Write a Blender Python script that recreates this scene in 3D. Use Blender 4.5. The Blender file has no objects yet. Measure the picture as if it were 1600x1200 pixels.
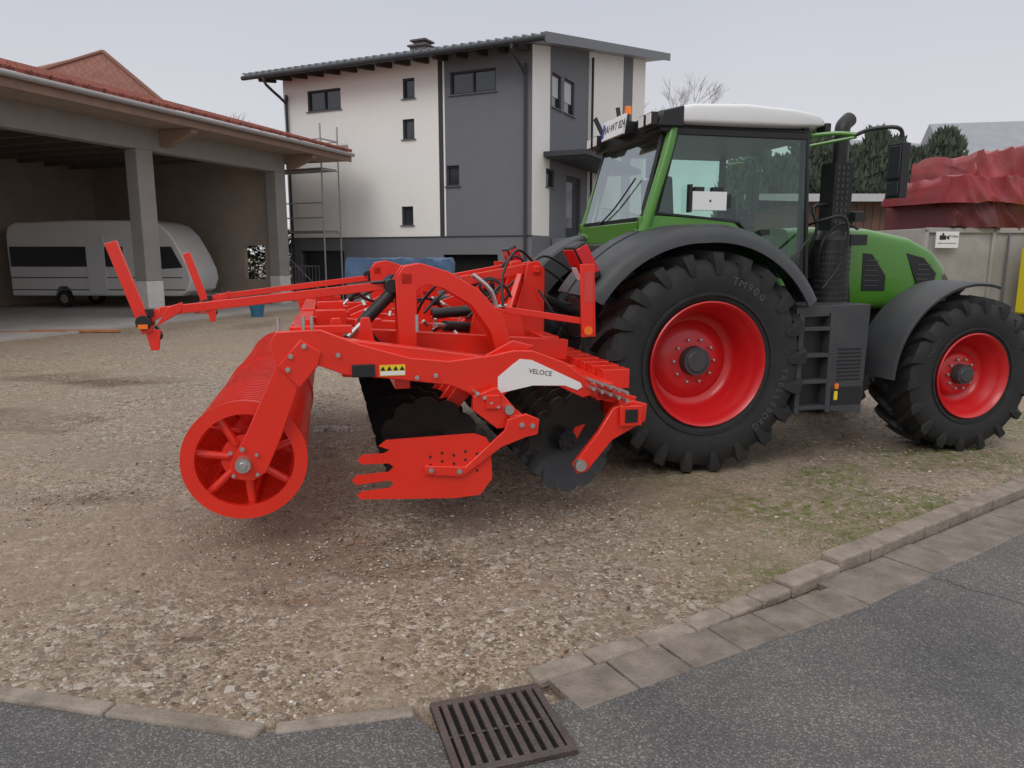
import bpy, math, random
import numpy as np
from mathutils import Vector, Matrix, noise
random.seed(7); rng=np.random.default_rng(7)
SC=bpy.context.scene; COL=SC.collection
pi=math.pi; rad=math.radians

# ------------------------------------------------------------ materials
def mat(name,col,rough=.5,metal=0,var=.08,vs=6,bump=0,bs=40,coat=0,dirt=None,dirtamt=.0,spec=.5):
    m=bpy.data.materials.new(name); m.use_nodes=True; nt=m.node_tree; N=nt.nodes; L=nt.links
    P=N["Principled BSDF"]; P.inputs["Metallic"].default_value=metal
    P.inputs["Specular IOR Level"].default_value=spec
    P.inputs["Coat Weight"].default_value=coat; P.inputs["Coat Roughness"].default_value=.12
    tc=N.new("ShaderNodeTexCoord"); nz=N.new("ShaderNodeTexNoise"); nz.inputs["Scale"].default_value=vs; nz.inputs["Detail"].default_value=5
    L.new(tc.outputs["Object"],nz.inputs["Vector"])
    mx=N.new("ShaderNodeMix"); mx.data_type='RGBA'
    a=[max(0,c*(1-var*1.6)) for c in col]; b=[min(1,c*(1+var*1.6)) for c in col]
    mx.inputs[6].default_value=(*a,1); mx.inputs[7].default_value=(*b,1)
    L.new(nz.outputs[0],mx.inputs[0]); out=mx.outputs[2]
    if dirt:
        n2=N.new("ShaderNodeTexNoise"); n2.inputs["Scale"].default_value=vs*.6; n2.inputs["Detail"].default_value=8; n2.inputs["Roughness"].default_value=.7
        L.new(tc.outputs["Object"],n2.inputs["Vector"])
        r=N.new("ShaderNodeMapRange"); r.inputs[1].default_value=.45; r.inputs[2].default_value=.75; r.inputs[4].default_value=dirtamt
        L.new(n2.outputs[0],r.inputs[0])
        m2=N.new("ShaderNodeMix"); m2.data_type='RGBA'; m2.inputs[7].default_value=(*dirt,1)
        L.new(r.outputs[0],m2.inputs[0]); L.new(out,m2.inputs[6]); out=m2.outputs[2]
    L.new(out,P.inputs["Base Color"])
    rr=N.new("ShaderNodeMapRange"); rr.inputs[3].default_value=max(.02,rough-.08); rr.inputs[4].default_value=min(1,rough+.1)
    L.new(nz.outputs[0],rr.inputs[0]); L.new(rr.outputs[0],P.inputs["Roughness"])
    if bump:
        n3=N.new("ShaderNodeTexNoise"); n3.inputs["Scale"].default_value=bs; n3.inputs["Detail"].default_value=6
        L.new(tc.outputs["Object"],n3.inputs["Vector"])
        bp=N.new("ShaderNodeBump"); bp.inputs["Strength"].default_value=bump; bp.inputs["Distance"].default_value=.02
        L.new(n3.outputs[0],bp.inputs["Height"]); L.new(bp.outputs[0],P.inputs["Normal"])
    return m
RED=mat("red_paint",(.78,.026,.010),.28,0,.06,3,0,40,.25,(.42,.08,.05),.14)
RED2=mat("red_wheel_paint",(.58,.010,.012),.35,0,.06,4,0,40,.3)
GREEN=mat("green_paint",(.075,.24,.022),.28,0,.05,3,0,40,.5)
DGREY=mat("dark_grey_plastic",(.045,.048,.052),.48,0,.12,5,.08,200,0,(.11,.10,.09),.3)
BLACK=mat("black_plastic",(.014,.014,.015),.42,0,.15,6,.05,120)
RUB=mat("tyre_rubber",(.013,.0135,.014),.6,0,.25,9,.15,90,0,(.065,.056,.046),.3)
RUBT=mat("tyre_lettering",(.075,.075,.075),.7)
STEEL=mat("zinc_steel",(.55,.54,.52),.35,.9,.1,20)
DISC=mat("disc_steel_black",(.018,.018,.020),.34,.35,.2,6,.08,60,.2)
WHITE=mat("white_paint",(.80,.80,.78),.3,0,.03,3,0,40,.3)
ORANGE=mat("orange_lens",(.9,.2,.02),.2)
REDL=mat("red_lens",(.6,.01,.015),.15)
YEL=mat("yellow_label",(.85,.62,.03),.4)
SEAT=mat("seat_cloth",(.10,.105,.11),.8)
GREYC=mat("grey_console",(.34,.35,.36),.6)
TXT=mat("lettering_dark",(.12,.02,.02),.5)
def glass(name,tint,base=.08,hi=.8):
    m=bpy.data.materials.new(name); m.use_nodes=True; nt=m.node_tree; N=nt.nodes; L=nt.links
    N.remove(N["Principled BSDF"]); o=N["Material Output"]
    t=N.new("ShaderNodeBsdfTransparent"); t.inputs[0].default_value=(*tint,1)
    g=N.new("ShaderNodeBsdfGlossy"); g.inputs["Roughness"].default_value=.03; g.inputs[0].default_value=(.92,.98,1,1)
    lw=N.new("ShaderNodeLayerWeight"); lw.inputs[0].default_value=.12
    mr=N.new("ShaderNodeMapRange"); mr.inputs[3].default_value=base; mr.inputs[4].default_value=hi
    nz=N.new("ShaderNodeTexNoise"); nz.inputs["Scale"].default_value=2
    L.new(lw.outputs["Fresnel"],mr.inputs[0])
    mx=N.new("ShaderNodeMixShader"); L.new(mr.outputs[0],mx.inputs[0]); L.new(t.outputs[0],mx.inputs[1]); L.new(g.outputs[0],mx.inputs[2]); L.new(mx.outputs[0],o.inputs[0])
    bp=N.new("ShaderNodeBump"); bp.inputs["Strength"].default_value=.02; L.new(nz.outputs[0],bp.inputs["Height"]); L.new(bp.outputs[0],g.inputs["Normal"])
    return m
GLASS=glass("cab_glass",(.80,.90,.86),.045,.5)
GLASSR=glass("rear_cab_glass",(.46,.54,.50),.04,.4)
WGL=mat("window_glass",(.035,.04,.048),.06,0,.3,.6,0,40,.6)

# ------------------------------------------------------------ mesh builder
class MB:
    def __init__(s): s.v=[];s.f=[];s.m=[];s.mi=0
    def add(s,vs,fs,mi=None):
        o=len(s.v); s.v+= [tuple(p) for p in vs]; k=s.mi if mi is None else mi
        for f in fs: s.f.append(tuple(i+o for i in f)); s.m.append(k)
    def box(s,x0,x1,y0,y1,z0,z1,mi=None,M=None):
        vs=[Vector(p) for p in ((x0,y0,z0),(x1,y0,z0),(x1,y1,z0),(x0,y1,z0),(x0,y0,z1),(x1,y0,z1),(x1,y1,z1),(x0,y1,z1))]
        if M: vs=[M@p for p in vs]
        s.add(vs,[(0,3,2,1),(4,5,6,7),(0,1,5,4),(1,2,6,5),(2,3,7,6),(3,0,4,7)],mi)
    def beam(s,p0,p1,w,h,mi=None,up=(0,0,1)):
        p0=Vector(p0);p1=Vector(p1);d=(p1-p0).normalized();u=Vector(up)
        if abs(d.dot(u))>.98: u=Vector((1,0,0))
        r=d.cross(u).normalized();u=r.cross(d).normalized()
        vs=[]
        for p in (p0,p1):
            for a,b in ((-1,-1),(1,-1),(1,1),(-1,1)): vs.append(p+r*a*w/2+u*b*h/2)
        s.add(vs,[(3,2,1,0),(4,5,6,7),(0,1,5,4),(1,2,6,5),(2,3,7,6),(3,0,4,7)],mi)
    def cyl(s,p0,p1,r0,r1=None,n=16,mi=None):
        if r1 is None:r1=r0
        p0=Vector(p0);p1=Vector(p1);d=(p1-p0).normalized();u=Vector((0,0,1))
        if abs(d.dot(u))>.98:u=Vector((1,0,0))
        r=d.cross(u).normalized();u=r.cross(d)
        vs=[]
        for p,R in((p0,r0),(p1,r1)):
            for i in range(n):
                a=2*pi*i/n; vs.append(p+r*math.cos(a)*R+u*math.sin(a)*R)
        fs=[(i,(i+1)%n,n+(i+1)%n,n+i) for i in range(n)]+[tuple(range(n-1,-1,-1)),tuple(range(n,2*n))]
        s.add(vs,fs,mi)
    def tube(s,path,r,n=8,mi=None,sm=4,closed=False):
        P=[Vector(p) for p in path]
        if sm>1 and len(P)>2:
            Q=[]
            for i in range(len(P)-1):
                a=P[max(i-1,0)];b=P[i];c=P[i+1];d=P[min(i+2,len(P)-1)]
                for k in range(sm):
                    t=k/sm; Q.append(.5*((2*b)+(c-a)*t+(2*a-5*b+4*c-d)*t*t+(3*b-a-3*c+d)*t**3))
            Q.append(P[-1]);P=Q
        vs=[];u=None
        for i,p in enumerate(P):
            d=(P[min(i+1,len(P)-1)]-P[max(i-1,0)]).normalized()
            if u is None:
                u=Vector((0,0,1)) if abs(d.z)<.9 else Vector((1,0,0))
            rr=d.cross(u).normalized();u=rr.cross(d).normalized()
            for k in range(n):
                a=2*pi*k/n;vs.append(p+rr*math.cos(a)*r+u*math.sin(a)*r)
        fs=[]
        for i in range(len(P)-1):
            for k in range(n): fs.append((i*n+k,i*n+(k+1)%n,(i+1)*n+(k+1)%n,(i+1)*n+k))
        fs+=[tuple(range(n-1,-1,-1)),tuple(range((len(P)-1)*n,len(P)*n))]
        s.add(vs,fs,mi)
    def prism(s,poly,y0,y1,mi=None,ax='y'):
        n=len(poly); ar=sum(poly[i][0]*poly[(i+1)%n][1]-poly[(i+1)%n][0]*poly[i][1] for i in range(n))
        if ar<0: poly=poly[::-1]
        if ax=='y': f=lambda a,b,c:(a,c,b)
        elif ax=='x': f=lambda a,b,c:(c,a,b)
        else: f=lambda a,b,c:(a,b,c)
        vs=[f(p[0],p[1],y0) for p in poly]+[f(p[0],p[1],y1) for p in poly]
        fs=[tuple(range(n)),tuple(range(2*n-1,n-1,-1))]+[(i,n+i,n+(i+1)%n,(i+1)%n) for i in range(n)]
        if ax!='y': fs=[t[::-1] for t in fs]
        if (y1<y0): fs=[t[::-1] for t in fs]
        s.add(vs,fs,mi)
    def lathe(s,prof,c=(0,0,0),n=48,mi=None,a0=0,a1=2*pi,cap=False):
        full=abs(a1-a0-2*pi)<1e-6; m=n if full else n+1; vs=[]
        for i in range(m):
            a=a0+(a1-a0)*i/n
            for r,y in prof: vs.append((c[0]+r*math.cos(a),c[1]+y,c[2]+r*math.sin(a)))
        k=len(prof);fs=[]
        for i in range(n):
            j=(i+1)%m
            for q in range(k-1): fs.append((i*k+q,j*k+q,j*k+q+1,i*k+q+1))
        if cap and not full: fs+=[tuple(range(k)),tuple(range((m-1)*k+k-1,(m-1)*k-1,-1))]
        s.add(vs,fs,mi)
    def loft(s,secs,e=.5,n=32,mi=None):
        vs=[]
        for x,hw,zb,zt in secs:
            for i in range(n):
                a=2*pi*(i+.5)/n;ca=math.cos(a);sa=math.sin(a)
                vs.append((x,hw*math.copysign(abs(ca)**e,ca),(zt+zb)/2+(zt-zb)/2*math.copysign(abs(sa)**e,sa)))
        fs=[];m=len(secs)
        for i in range(m-1):
            for k in range(n): fs.append((i*n+k,i*n+(k+1)%n,(i+1)*n+(k+1)%n,(i+1)*n+k))
        fs+=[tuple(range(n-1,-1,-1)),tuple(range((m-1)*n,m*n))]
        s.add(vs,fs,mi)
    def bolt(s,x,y,z,r=.014,sg=-1,mi=None):
        h=.014*sg
        s.cyl((x,y,z),(x,y+h,z),r,r,6,mi); s.cyl((x,y,z),(x,y+h*1.5,z),r*.5,r*.5,6,mi)
    def text(s,body,size,M,ext=.001,mi=None,align='CENTER'):
        cu=bpy.data.curves.new("tmp","FONT");cu.body=body;cu.size=size;cu.extrude=ext;cu.align_x=align;cu.align_y='CENTER';cu.resolution_u=3
        o=bpy.data.objects.new("tmp",cu);COL.objects.link(o)
        dg=bpy.context.evaluated_depsgraph_get();me=o.evaluated_get(dg).to_mesh()
        s.add([M@v.co for v in me.vertices],[tuple(p.vertices) for p in me.polygons],mi)
        bpy.data.objects.remove(o);bpy.data.curves.remove(cu)
    def make(s,name,mats,parent=None,bevel=0,smooth=True,loc=None,ang=35,seg=2):
        me=bpy.data.meshes.new(name);me.from_pydata(s.v,[],s.f)
        if not isinstance(mats,(list,tuple)):mats=[mats]
        for m in mats:me.materials.append(m)
        me.polygons.foreach_set("material_index",s.m)
        me.update()
        if smooth:
            me.polygons.foreach_set("use_smooth",[True]*len(s.f)); me.set_sharp_from_angle(angle=rad(ang))
        o=bpy.data.objects.new(name,me);COL.objects.link(o)
        if parent:o.parent=parent
        if loc:o.location=loc
        if bevel:
            b=o.modifiers.new("b","BEVEL");b.width=bevel;b.segments=seg;b.limit_method='ANGLE';b.angle_limit=rad(40)
        return o
    def make_each(s,name,mats,parent=None,bevel=0,marg=.002,**k):
        n=len(s.v);p=list(range(n))
        def fd(i):
            while p[i]!=i:p[i]=p[p[i]];i=p[i]
            return i
        for f in s.f:
            a=fd(f[0])
            for i in f[1:]:
                c=fd(i)
                if c!=a:p[c]=a
        isl={}
        for i in range(n):isl.setdefault(fd(i),[]).append(i)
        V=np.array(s.v);B=[[set([r]),V[ix].min(0)-marg,V[ix].max(0)+marg] for r,ix in isl.items()]
        ch=True
        while ch:
            ch=False;i=0
            while i<len(B):
                j=i+1
                while j<len(B):
                    if (B[i][1]<=B[j][2]).all() and (B[j][1]<=B[i][2]).all():
                        B[i][0]|=B[j][0];B[i][1]=np.minimum(B[i][1],B[j][1]);B[i][2]=np.maximum(B[i][2],B[j][2]);B.pop(j);ch=True
                    else:j+=1
                i+=1
        out=[]
        rt=[fd(i) for i in range(n)]
        for roots,_,_ in B:
            m=MB();mp={}
            for i in range(n):
                if rt[i] in roots:mp[i]=len(m.v);m.v.append(s.v[i])
            for f,mi in zip(s.f,s.m):
                if rt[f[0]] in roots:m.f.append(tuple(mp[i] for i in f));m.m.append(mi)
            out.append(m.make(name,mats,parent,bevel,**k))
        return out
def empty(name,label,cat,loc=(0,0,0),rz=0,group=None,parent=None):
    o=bpy.data.objects.new(name,None);COL.objects.link(o);o.location=loc;o.rotation_euler=(0,0,rz);o.empty_display_size=.3
    if parent:o.parent=parent
    if label:o["label"]=label
    if cat:o["category"]=cat
    if group:o["group"]=group
    return o
def tag(o,label,cat=None,group=None,kind=None):
    if label:o["label"]=label
    if cat:o["category"]=cat
    if group:o["group"]=group
    if kind:o["kind"]=kind
    return o
def txtM(o,xd,yd):
    xd=Vector(xd).normalized();yd=Vector(yd).normalized();n=xd.cross(yd)
    return Matrix(((xd.x,yd.x,n.x,o[0]),(xd.y,yd.y,n.y,o[1]),(xd.z,yd.z,n.z,o[2]),(0,0,0,1)))

# ------------------------------------------------------------ ground
def vn(x,y,sc,seed):
    r=np.random.default_rng(seed);T=r.random((256,256))
    X=x*sc+1000;Y=y*sc+1000;xi=np.floor(X).astype(int);yi=np.floor(Y).astype(int);fx=X-xi;fy=Y-yi
    fx=fx*fx*(3-2*fx);fy=fy*fy*(3-2*fy)
    g=lambda a,b:T[a%256,b%256]
    return (g(xi,yi)*(1-fx)+g(xi+1,yi)*fx)*(1-fy)+(g(xi,yi+1)*(1-fx)+g(xi+1,yi+1)*fx)*fy
def fb(x,y,sc,seed,o=4):
    s=0;a=.5
    for i in range(o): s=s+a*vn(x,y,sc*2**i,seed+i);a*=.5
    return s/(1-.5**o)
BX=[-60,-8,-2.25,-.98,-.43,.15,1.95,4.29,12,60];BY=[16,4.3,2.98,2.72,2.86,3.10,4.22,5.85,11.2,43]
yb=lambda x:np.interp(x,BX,BY)
def hgt(X,Y):
    d=Y-yb(X);near=np.clip((60-np.hypot(X,Y))/50,0,1);ramp=np.clip(d/.5,0,1)
    return ((fb(X,Y,.8,1)-.5)*.08+(fb(X,Y,4,9,4)-.5)*.04)*near*ramp+.012*ramp
def ground():
    def axis(a,b,st,far):
        mid=list(np.arange(a,b,st));lo=[];hi=[];d=st;x=a
        while x>-far: d*=1.22;x-=d;lo.append(x)
        d=st;x=b
        while x<far: d*=1.22;x+=d;hi.append(x)
        return np.array(lo[::-1]+mid+hi)
    xs=axis(-5,7,.04,600);ys=axis(2,11,.04,600)
    X,Y=np.meshgrid(xs,ys);d=Y-yb(X)
    near=np.clip((60-np.hypot(X,Y))/50,0,1);ramp=np.clip(d/.5,0,1)
    Z=hgt(X,Y);Z=np.where(d<.0,-.03,Z)
    n1=fb(X,Y,1.5,21)
    moss=np.clip((1.15-d*.62+(n1-.5)*4.2)*1.2,0,1)*np.clip((X-.85)/.9,0,1)*(d>0)
    m2=np.clip(1.35-np.hypot((X-1.3)/.9,(Y-6.1)/.6)-(1-n1)*1.1,0,1);moss=np.maximum(moss,m2)
    wet=np.clip((fb(X,Y,.7,33)-.62)*7,0,.6)
    for cx,cy,rx,ry in((-2.1,8,1.,.35),(-1.62,3.5,.22,.10),(-1.2,3.85,.2,.1),(-3.3,5.6,.6,.22),(-1.0,4.7,.35,.12),(-6,11,1.2,.5)):
        wet=np.maximum(wet,np.clip((1.45-np.hypot((X-cx)/rx,(Y-cy)/ry)-fb(X,Y,4,5)*.9)*1.6,0,1))
    Z-=wet*.012*near*ramp
    worn=np.clip((fb(X,Y,.45,55)-.52)*6,0,1)
    nx,ny=len(xs),len(ys);v=np.stack([X,Y,Z],-1).reshape(-1,3)
    i=np.arange(nx-1)[None,:]+nx*np.arange(ny-1)[:,None];i=i.reshape(-1)
    f=np.stack([i,i+1,i+nx+1,i+nx],-1)
    me=bpy.data.meshes.new("ground");me.vertices.add(len(v));me.vertices.foreach_set("co",v.ravel())
    me.loops.add(f.size);me.loops.foreach_set("vertex_index",f.ravel());me.polygons.add(len(f));me.polygons.foreach_set("loop_start",np.arange(len(f))*4)
    me.update();me.polygons.foreach_set("use_smooth",[True]*len(f))
    ca=me.color_attributes.new("gm",'FLOAT_COLOR','POINT')
    c=np.stack([moss,wet,worn,np.ones_like(moss)],-1).reshape(-1,4).astype(np.float32);ca.data.foreach_set("color",c.ravel())
    o=bpy.data.objects.new("ground",me);COL.objects.link(o);o["kind"]="structure"
    m=bpy.data.materials.new("gravel_yard");m.use_nodes=True;nt=m.node_tree;N=nt.nodes;L=nt.links;P=N["Principled BSDF"]
    tc=N.new("ShaderNodeTexCoord");at=N.new("ShaderNodeVertexColor");at.layer_name="gm";sp=N.new("ShaderNodeSeparateColor");L.new(at.outputs[0],sp.inputs[0])
    def nz(s,d=6,r=.6):
        n=N.new("ShaderNodeTexNoise");n.inputs["Scale"].default_value=s;n.inputs["Detail"].default_value=d;n.inputs["Roughness"].default_value=r;L.new(tc.outputs["Object"],n.inputs["Vector"]);return n.outputs[0]
    def ramp_(inp,st):
        r=N.new("ShaderNodeValToRGB");L.new(inp,r.inputs[0]);e=r.color_ramp.elements
        while len(e)<len(st):e.new(.5)
        for k,(p,cc) in enumerate(st):e[k].position=p;e[k].color=(*cc,1)
        return r.outputs[0]
    def mix(f,a,b,mode='MIX'):
        x=N.new("ShaderNodeMix");x.data_type='RGBA';x.blend_type=mode
        for s,k in((f,0),(a,6),(b,7)):
            if isinstance(s,(int,float)):x.inputs[k].default_value=s
            elif isinstance(s,tuple):x.inputs[k].default_value=(*s,1)
            else:L.new(s,x.inputs[k])
        return x.outputs[2]
    def mrange(i,a,b,c=0,d=1):
        r=N.new("ShaderNodeMapRange");L.new(i,r.inputs[0])
        for k,vv in((1,a),(2,b),(3,c),(4,d)):r.inputs[k].default_value=vv
        return r.outputs[0]
    def math_(op,a,b):
        x=N.new("ShaderNodeMath");x.operation=op
        for s,k in((a,0),(b,1)):
            if isinstance(s,(int,float)):x.inputs[k].default_value=s
            else:L.new(s,x.inputs[k])
        return x.outputs[0]
    def vor(s):
        n=N.new("ShaderNodeTexVoronoi");n.inputs["Scale"].default_value=s;L.new(tc.outputs["Object"],n.inputs["Vector"]);return n
    v1=vor(60);v2=vor(27)
    s1=N.new("ShaderNodeSeparateColor");L.new(v1.outputs["Color"],s1.inputs[0])
    s2=N.new("ShaderNodeSeparateColor");L.new(v2.outputs["Color"],s2.inputs[0])
    st=[(0,(.10,.070,.048)),(.3,(.27,.195,.13)),(.6,(.42,.32,.22)),(.85,(.55,.46,.37)),(1,(.78,.72,.63))]
    c1=ramp_(s1.outputs[0],st);c2=ramp_(s2.outputs[0],st)
    mud=ramp_(nz(7,8,.7),[(.3,(.19,.14,.10)),(.7,(.37,.29,.22))])
    big=nz(1.1,5,.6);mid=nz(9,5,.7)
    gmask=math_('MULTIPLY',mrange(math_('ADD',big,math_('MULTIPLY',mid,.6)),.56,.84),mrange(sp.outputs[2],0,1,1,.5))
    stone=mix(mrange(s2.outputs[1],.58,.63),c1,c2)
    col=mix(math_('MULTIPLY',gmask,.92),mud,stone)
    col=mix(mrange(nz(.35,3),.35,.65),mix(.30,col,(.42,.30,.185)),mix(.22,col,(.30,.255,.225)))
    mcol=ramp_(nz(30,6,.7),[(.35,(.075,.085,.018)),(.6,(.16,.195,.035)),(.8,(.28,.26,.08))])
    mm=math_('MULTIPLY',sp.outputs[0],mrange(nz(11,7,.8),.44,.58))
    col=mix(mm,col,mcol)
    col=mix(math_('MULTIPLY',sp.outputs[1],.65),col,mix(1,col,(.52,.48,.45),'MULTIPLY'))
    L.new(col,P.inputs["Base Color"])
    ro=mrange(math_('ADD',sp.outputs[1],math_('MULTIPLY',nz(4),.5)),.2,1.15,.60,.07);L.new(ro,P.inputs["Roughness"])
    h=math_('ADD',math_('MULTIPLY',mrange(v1.outputs["Distance"],0,.6,1,0),gmask),math_('ADD',math_('MULTIPLY',math_('MULTIPLY',mrange(v2.outputs["Distance"],0,.5,1.2,0),mrange(s2.outputs[1],.58,.63)),gmask),math_('MULTIPLY',nz(60,8,.7),1.2)))
    h=math_('MULTIPLY',h,mrange(sp.outputs[1],.3,1,1,.08))
    bp=N.new("ShaderNodeBump");bp.inputs["Strength"].default_value=.95;bp.inputs["Distance"].default_value=.014;L.new(h,bp.inputs["Height"]);L.new(bp.outputs[0],P.inputs["Normal"])
    me.materials.append(m)
ground()
def scatter_pebbles():
    n=22000
    t=(1+5**.5)/2
    base=np.array([(-1,t,0),(1,t,0),(-1,-t,0),(1,-t,0),(0,-1,t),(0,1,t),(0,-1,-t),(0,1,-t),(t,0,-1),(t,0,1),(-t,0,-1),(-t,0,1)])/1.9
    F=np.array([(0,11,5),(0,5,1),(0,1,7),(0,7,10),(0,10,11),(1,5,9),(5,11,4),(11,10,2),(10,7,6),(7,1,8),(3,9,4),(3,4,2),(3,2,6),(3,6,8),(3,8,9),(4,9,5),(2,4,11),(6,2,10),(8,6,7),(9,8,1)])
    x=rng.uniform(-5,5,n*4);y=2.7+8*rng.random(n*4)**1.9
    den=fb(x,y,1.1,77)-.08*np.clip((fb(x,y,.45,55)-.52)*6,0,1)
    k=(y>yb(x)+.03)&(abs(x)<.8*y+.3)&(rng.random(n*4)<np.clip((den-.34)*3.5,0.10,1));x=x[k][:n];y=y[k][:n];n=len(x)
    s=.0038+.0085*rng.random(n)**2.4;s=np.where(rng.random(n)<.014,s*2.0,s)
    V=base[None]*(1+rng.uniform(-.25,.25,(n,12,1)))*s[:,None,None]*np.stack([rng.uniform(.8,1.5,n),rng.uniform(.7,1.1,n),rng.uniform(.4,.7,n)],-1)[:,None,:]
    a=rng.uniform(0,2*pi,n);ca,sa=np.cos(a)[:,None],np.sin(a)[:,None]
    vx=V[...,0]*ca-V[...,1]*sa+x[:,None];vy=V[...,0]*sa+V[...,1]*ca+y[:,None]
    vz=V[...,2]+hgt(x,y)[:,None]+.001
    v=np.stack([vx,vy,vz],-1).reshape(-1,3);f=(F[None]+12*np.arange(n)[:,None,None]).reshape(-1,3)
    me=bpy.data.meshes.new("gravel");me.vertices.add(len(v));me.vertices.foreach_set("co",v.ravel());me.loops.add(f.size);me.loops.foreach_set("vertex_index",f.ravel());me.polygons.add(len(f));me.polygons.foreach_set("loop_start",np.arange(len(f))*3);me.update()
    pal=np.array([(.12,.085,.06),(.27,.19,.13),(.40,.30,.21),(.47,.39,.31),(.29,.26,.24),(.62,.56,.48),(.36,.23,.14),(.32,.23,.16)])
    c=pal[rng.integers(0,8,n)]*rng.uniform(.7,1.15,(n,1));c=np.repeat(np.concatenate([c,np.ones((n,1))],1),12,0).astype(np.float32)
    me.color_attributes.new("pc",'FLOAT_COLOR','POINT').data.foreach_set("color",c.ravel())
    m=bpy.data.materials.new("pebble");m.use_nodes=True;vc=m.node_tree.nodes.new("ShaderNodeVertexColor");vc.layer_name="pc";P=m.node_tree.nodes["Principled BSDF"];m.node_tree.links.new(vc.outputs[0],P.inputs["Base Color"]);P.inputs["Roughness"].default_value=.45
    me.materials.append(m);o=bpy.data.objects.new("gravel",me);COL.objects.link(o);tag(o,"loose wet brown and grey pebbles on the yard","gravel",kind="stuff")
scatter_pebbles()
def grass():
    b=MB();c=0;k=0
    while c<6500 and k<400000:
        k+=1;x=random.uniform(1,7);y=random.uniform(3.5,9);d=y-float(np.interp(x,BX,BY))
        if d<.02 or d>1.7:continue
        nn=noise.noise(Vector((x*1.7,y*1.7,3)))+.7*noise.noise(Vector((x*6,y*6,9)))
        if nn<d*.40-.12:continue
        if x<1.9 and random.random()>(x-.9):continue
        c+=1;h=random.uniform(.006,.028);w=.0022
        if random.random()<.05:h*=2.2
        a=random.uniform(0,6.28);lx=math.cos(a)*h*.8;ly=math.sin(a)*h*.8;z=0.008
        b.add([(x-w*math.sin(a),y+w*math.cos(a),z),(x+w*math.sin(a),y-w*math.cos(a),z),(x+lx,y+ly,z+h)],[(0,1,2)])
    tag(b.make("grass",mat("grass_blade",(.13,.21,.028),.6,0,.4,3),smooth=False),"short sparse grass and moss beside the kerb","grass",kind="stuff")
grass()
def leaves():
    b=MB()
    for i in range(260):
        x=random.uniform(-3.5,5);y=random.uniform(3,10)
        if y<float(yb(x))+.05:continue
        s=random.uniform(.006,.02);a=random.uniform(0,6.28);z=float(hgt(np.array(x),np.array(y)))+.008
        vs=[(x+s*math.cos(a+t)*r,y+s*math.sin(a+t)*r,z+random.uniform(-.004,.008)) for t,r in((0,1),(1,.6),(2.2,.6),(3.1,1),(4.1,.6),(5.2,.6))]
        b.add(vs,[tuple(range(6))])
    tag(b.make("fallen_leaves",mat("dead_leaf",(.07,.04,.022),.6,0,.5,2),smooth=False),"small dark brown fallen leaves on the gravel","leaves",kind="stuff")
leaves()

# ------------------------------------------------------------ road, kerb, gutter
ASPH=bpy.data.materials.new("wet_asphalt");ASPH.use_nodes=True
def asph():
    nt=ASPH.node_tree;N=nt.nodes;L=nt.links;P=N["Principled BSDF"];tc=N.new("ShaderNodeTexCoord")
    v=N.new("ShaderNodeTexVoronoi");v.inputs["Scale"].default_value=150;L.new(tc.outputs["Object"],v.inputs["Vector"])
    s=N.new("ShaderNodeSeparateColor");L.new(v.outputs["Color"],s.inputs[0])
    r=N.new("ShaderNodeValToRGB");L.new(s.outputs[0],r.inputs[0]);e=r.color_ramp.elements;e[0].color=(.080,.078,.077,1);e[1].color=(.27,.26,.245,1);e[1].position=.98;x=e.new(.75);x.color=(.125,.122,.12,1)
    n=N.new("ShaderNodeTexNoise");n.inputs["Scale"].default_value=1.1;n.inputs["Detail"].default_value=8;n.inputs["Roughness"].default_value=.65;L.new(tc.outputs["Object"],n.inputs["Vector"])
    m=N.new("ShaderNodeMix");m.data_type='RGBA';m.blend_type='MULTIPLY';m.inputs[0].default_value=1;L.new(r.outputs[0],m.inputs[6])
    r2=N.new("ShaderNodeValToRGB");L.new(n.outputs[0],r2.inputs[0]);r2.color_ramp.elements[0].position=.32;r2.color_ramp.elements[0].color=(.66,.66,.67,1);r2.color_ramp.elements[1].position=.68;r2.color_ramp.elements[1].color=(1.2,1.16,1.11,1)
    L.new(r2.outputs[0],m.inputs[7])
    v2=N.new("ShaderNodeTexVoronoi");v2.feature='DISTANCE_TO_EDGE';v2.inputs["Scale"].default_value=.42
    nn=N.new("ShaderNodeTexNoise");nn.inputs["Scale"].default_value=5;nn.inputs["Detail"].default_value=5;L.new(tc.outputs["Object"],nn.inputs["Vector"])
    va=N.new("ShaderNodeMix");va.data_type='RGBA';va.inputs[0].default_value=.14;L.new(tc.outputs["Object"],va.inputs[6]);L.new(nn.outputs["Color"],va.inputs[7]);L.new(va.outputs[2],v2.inputs["Vector"])
    cr=N.new("ShaderNodeMapRange");cr.inputs[1].default_value=0;cr.inputs[2].default_value=.006;cr.inputs[3].default_value=.3;cr.inputs[4].default_value=1;L.new(v2.outputs["Distance"],cr.inputs[0])
    m3=N.new("ShaderNodeMix");m3.data_type='RGBA';m3.blend_type='MULTIPLY';m3.inputs[0].default_value=1;L.new(m.outputs[2],m3.inputs[6]);L.new(cr.outputs[0],m3.inputs[7])
    L.new(m3.outputs[2],P.inputs["Base Color"])
    rr=N.new("ShaderNodeMapRange");rr.inputs[1].default_value=.3;rr.inputs[2].default_value=.7;rr.inputs[3].default_value=.34;rr.inputs[4].default_value=.66;L.new(n.outputs[0],rr.inputs[0]);L.new(rr.outputs[0],P.inputs["Roughness"])
    bp=N.new("ShaderNodeBump");bp.inputs["Strength"].default_value=.7;bp.inputs["Distance"].default_value=.006;L.new(v.outputs["Distance"],bp.inputs["Height"]);bp.invert=True;L.new(bp.outputs[0],P.inputs["Normal"])
asph()
px=[-60,-8,-2.25,-.98,-.43,-.30,.16,.40,1.95,4.29,12,60]
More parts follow.
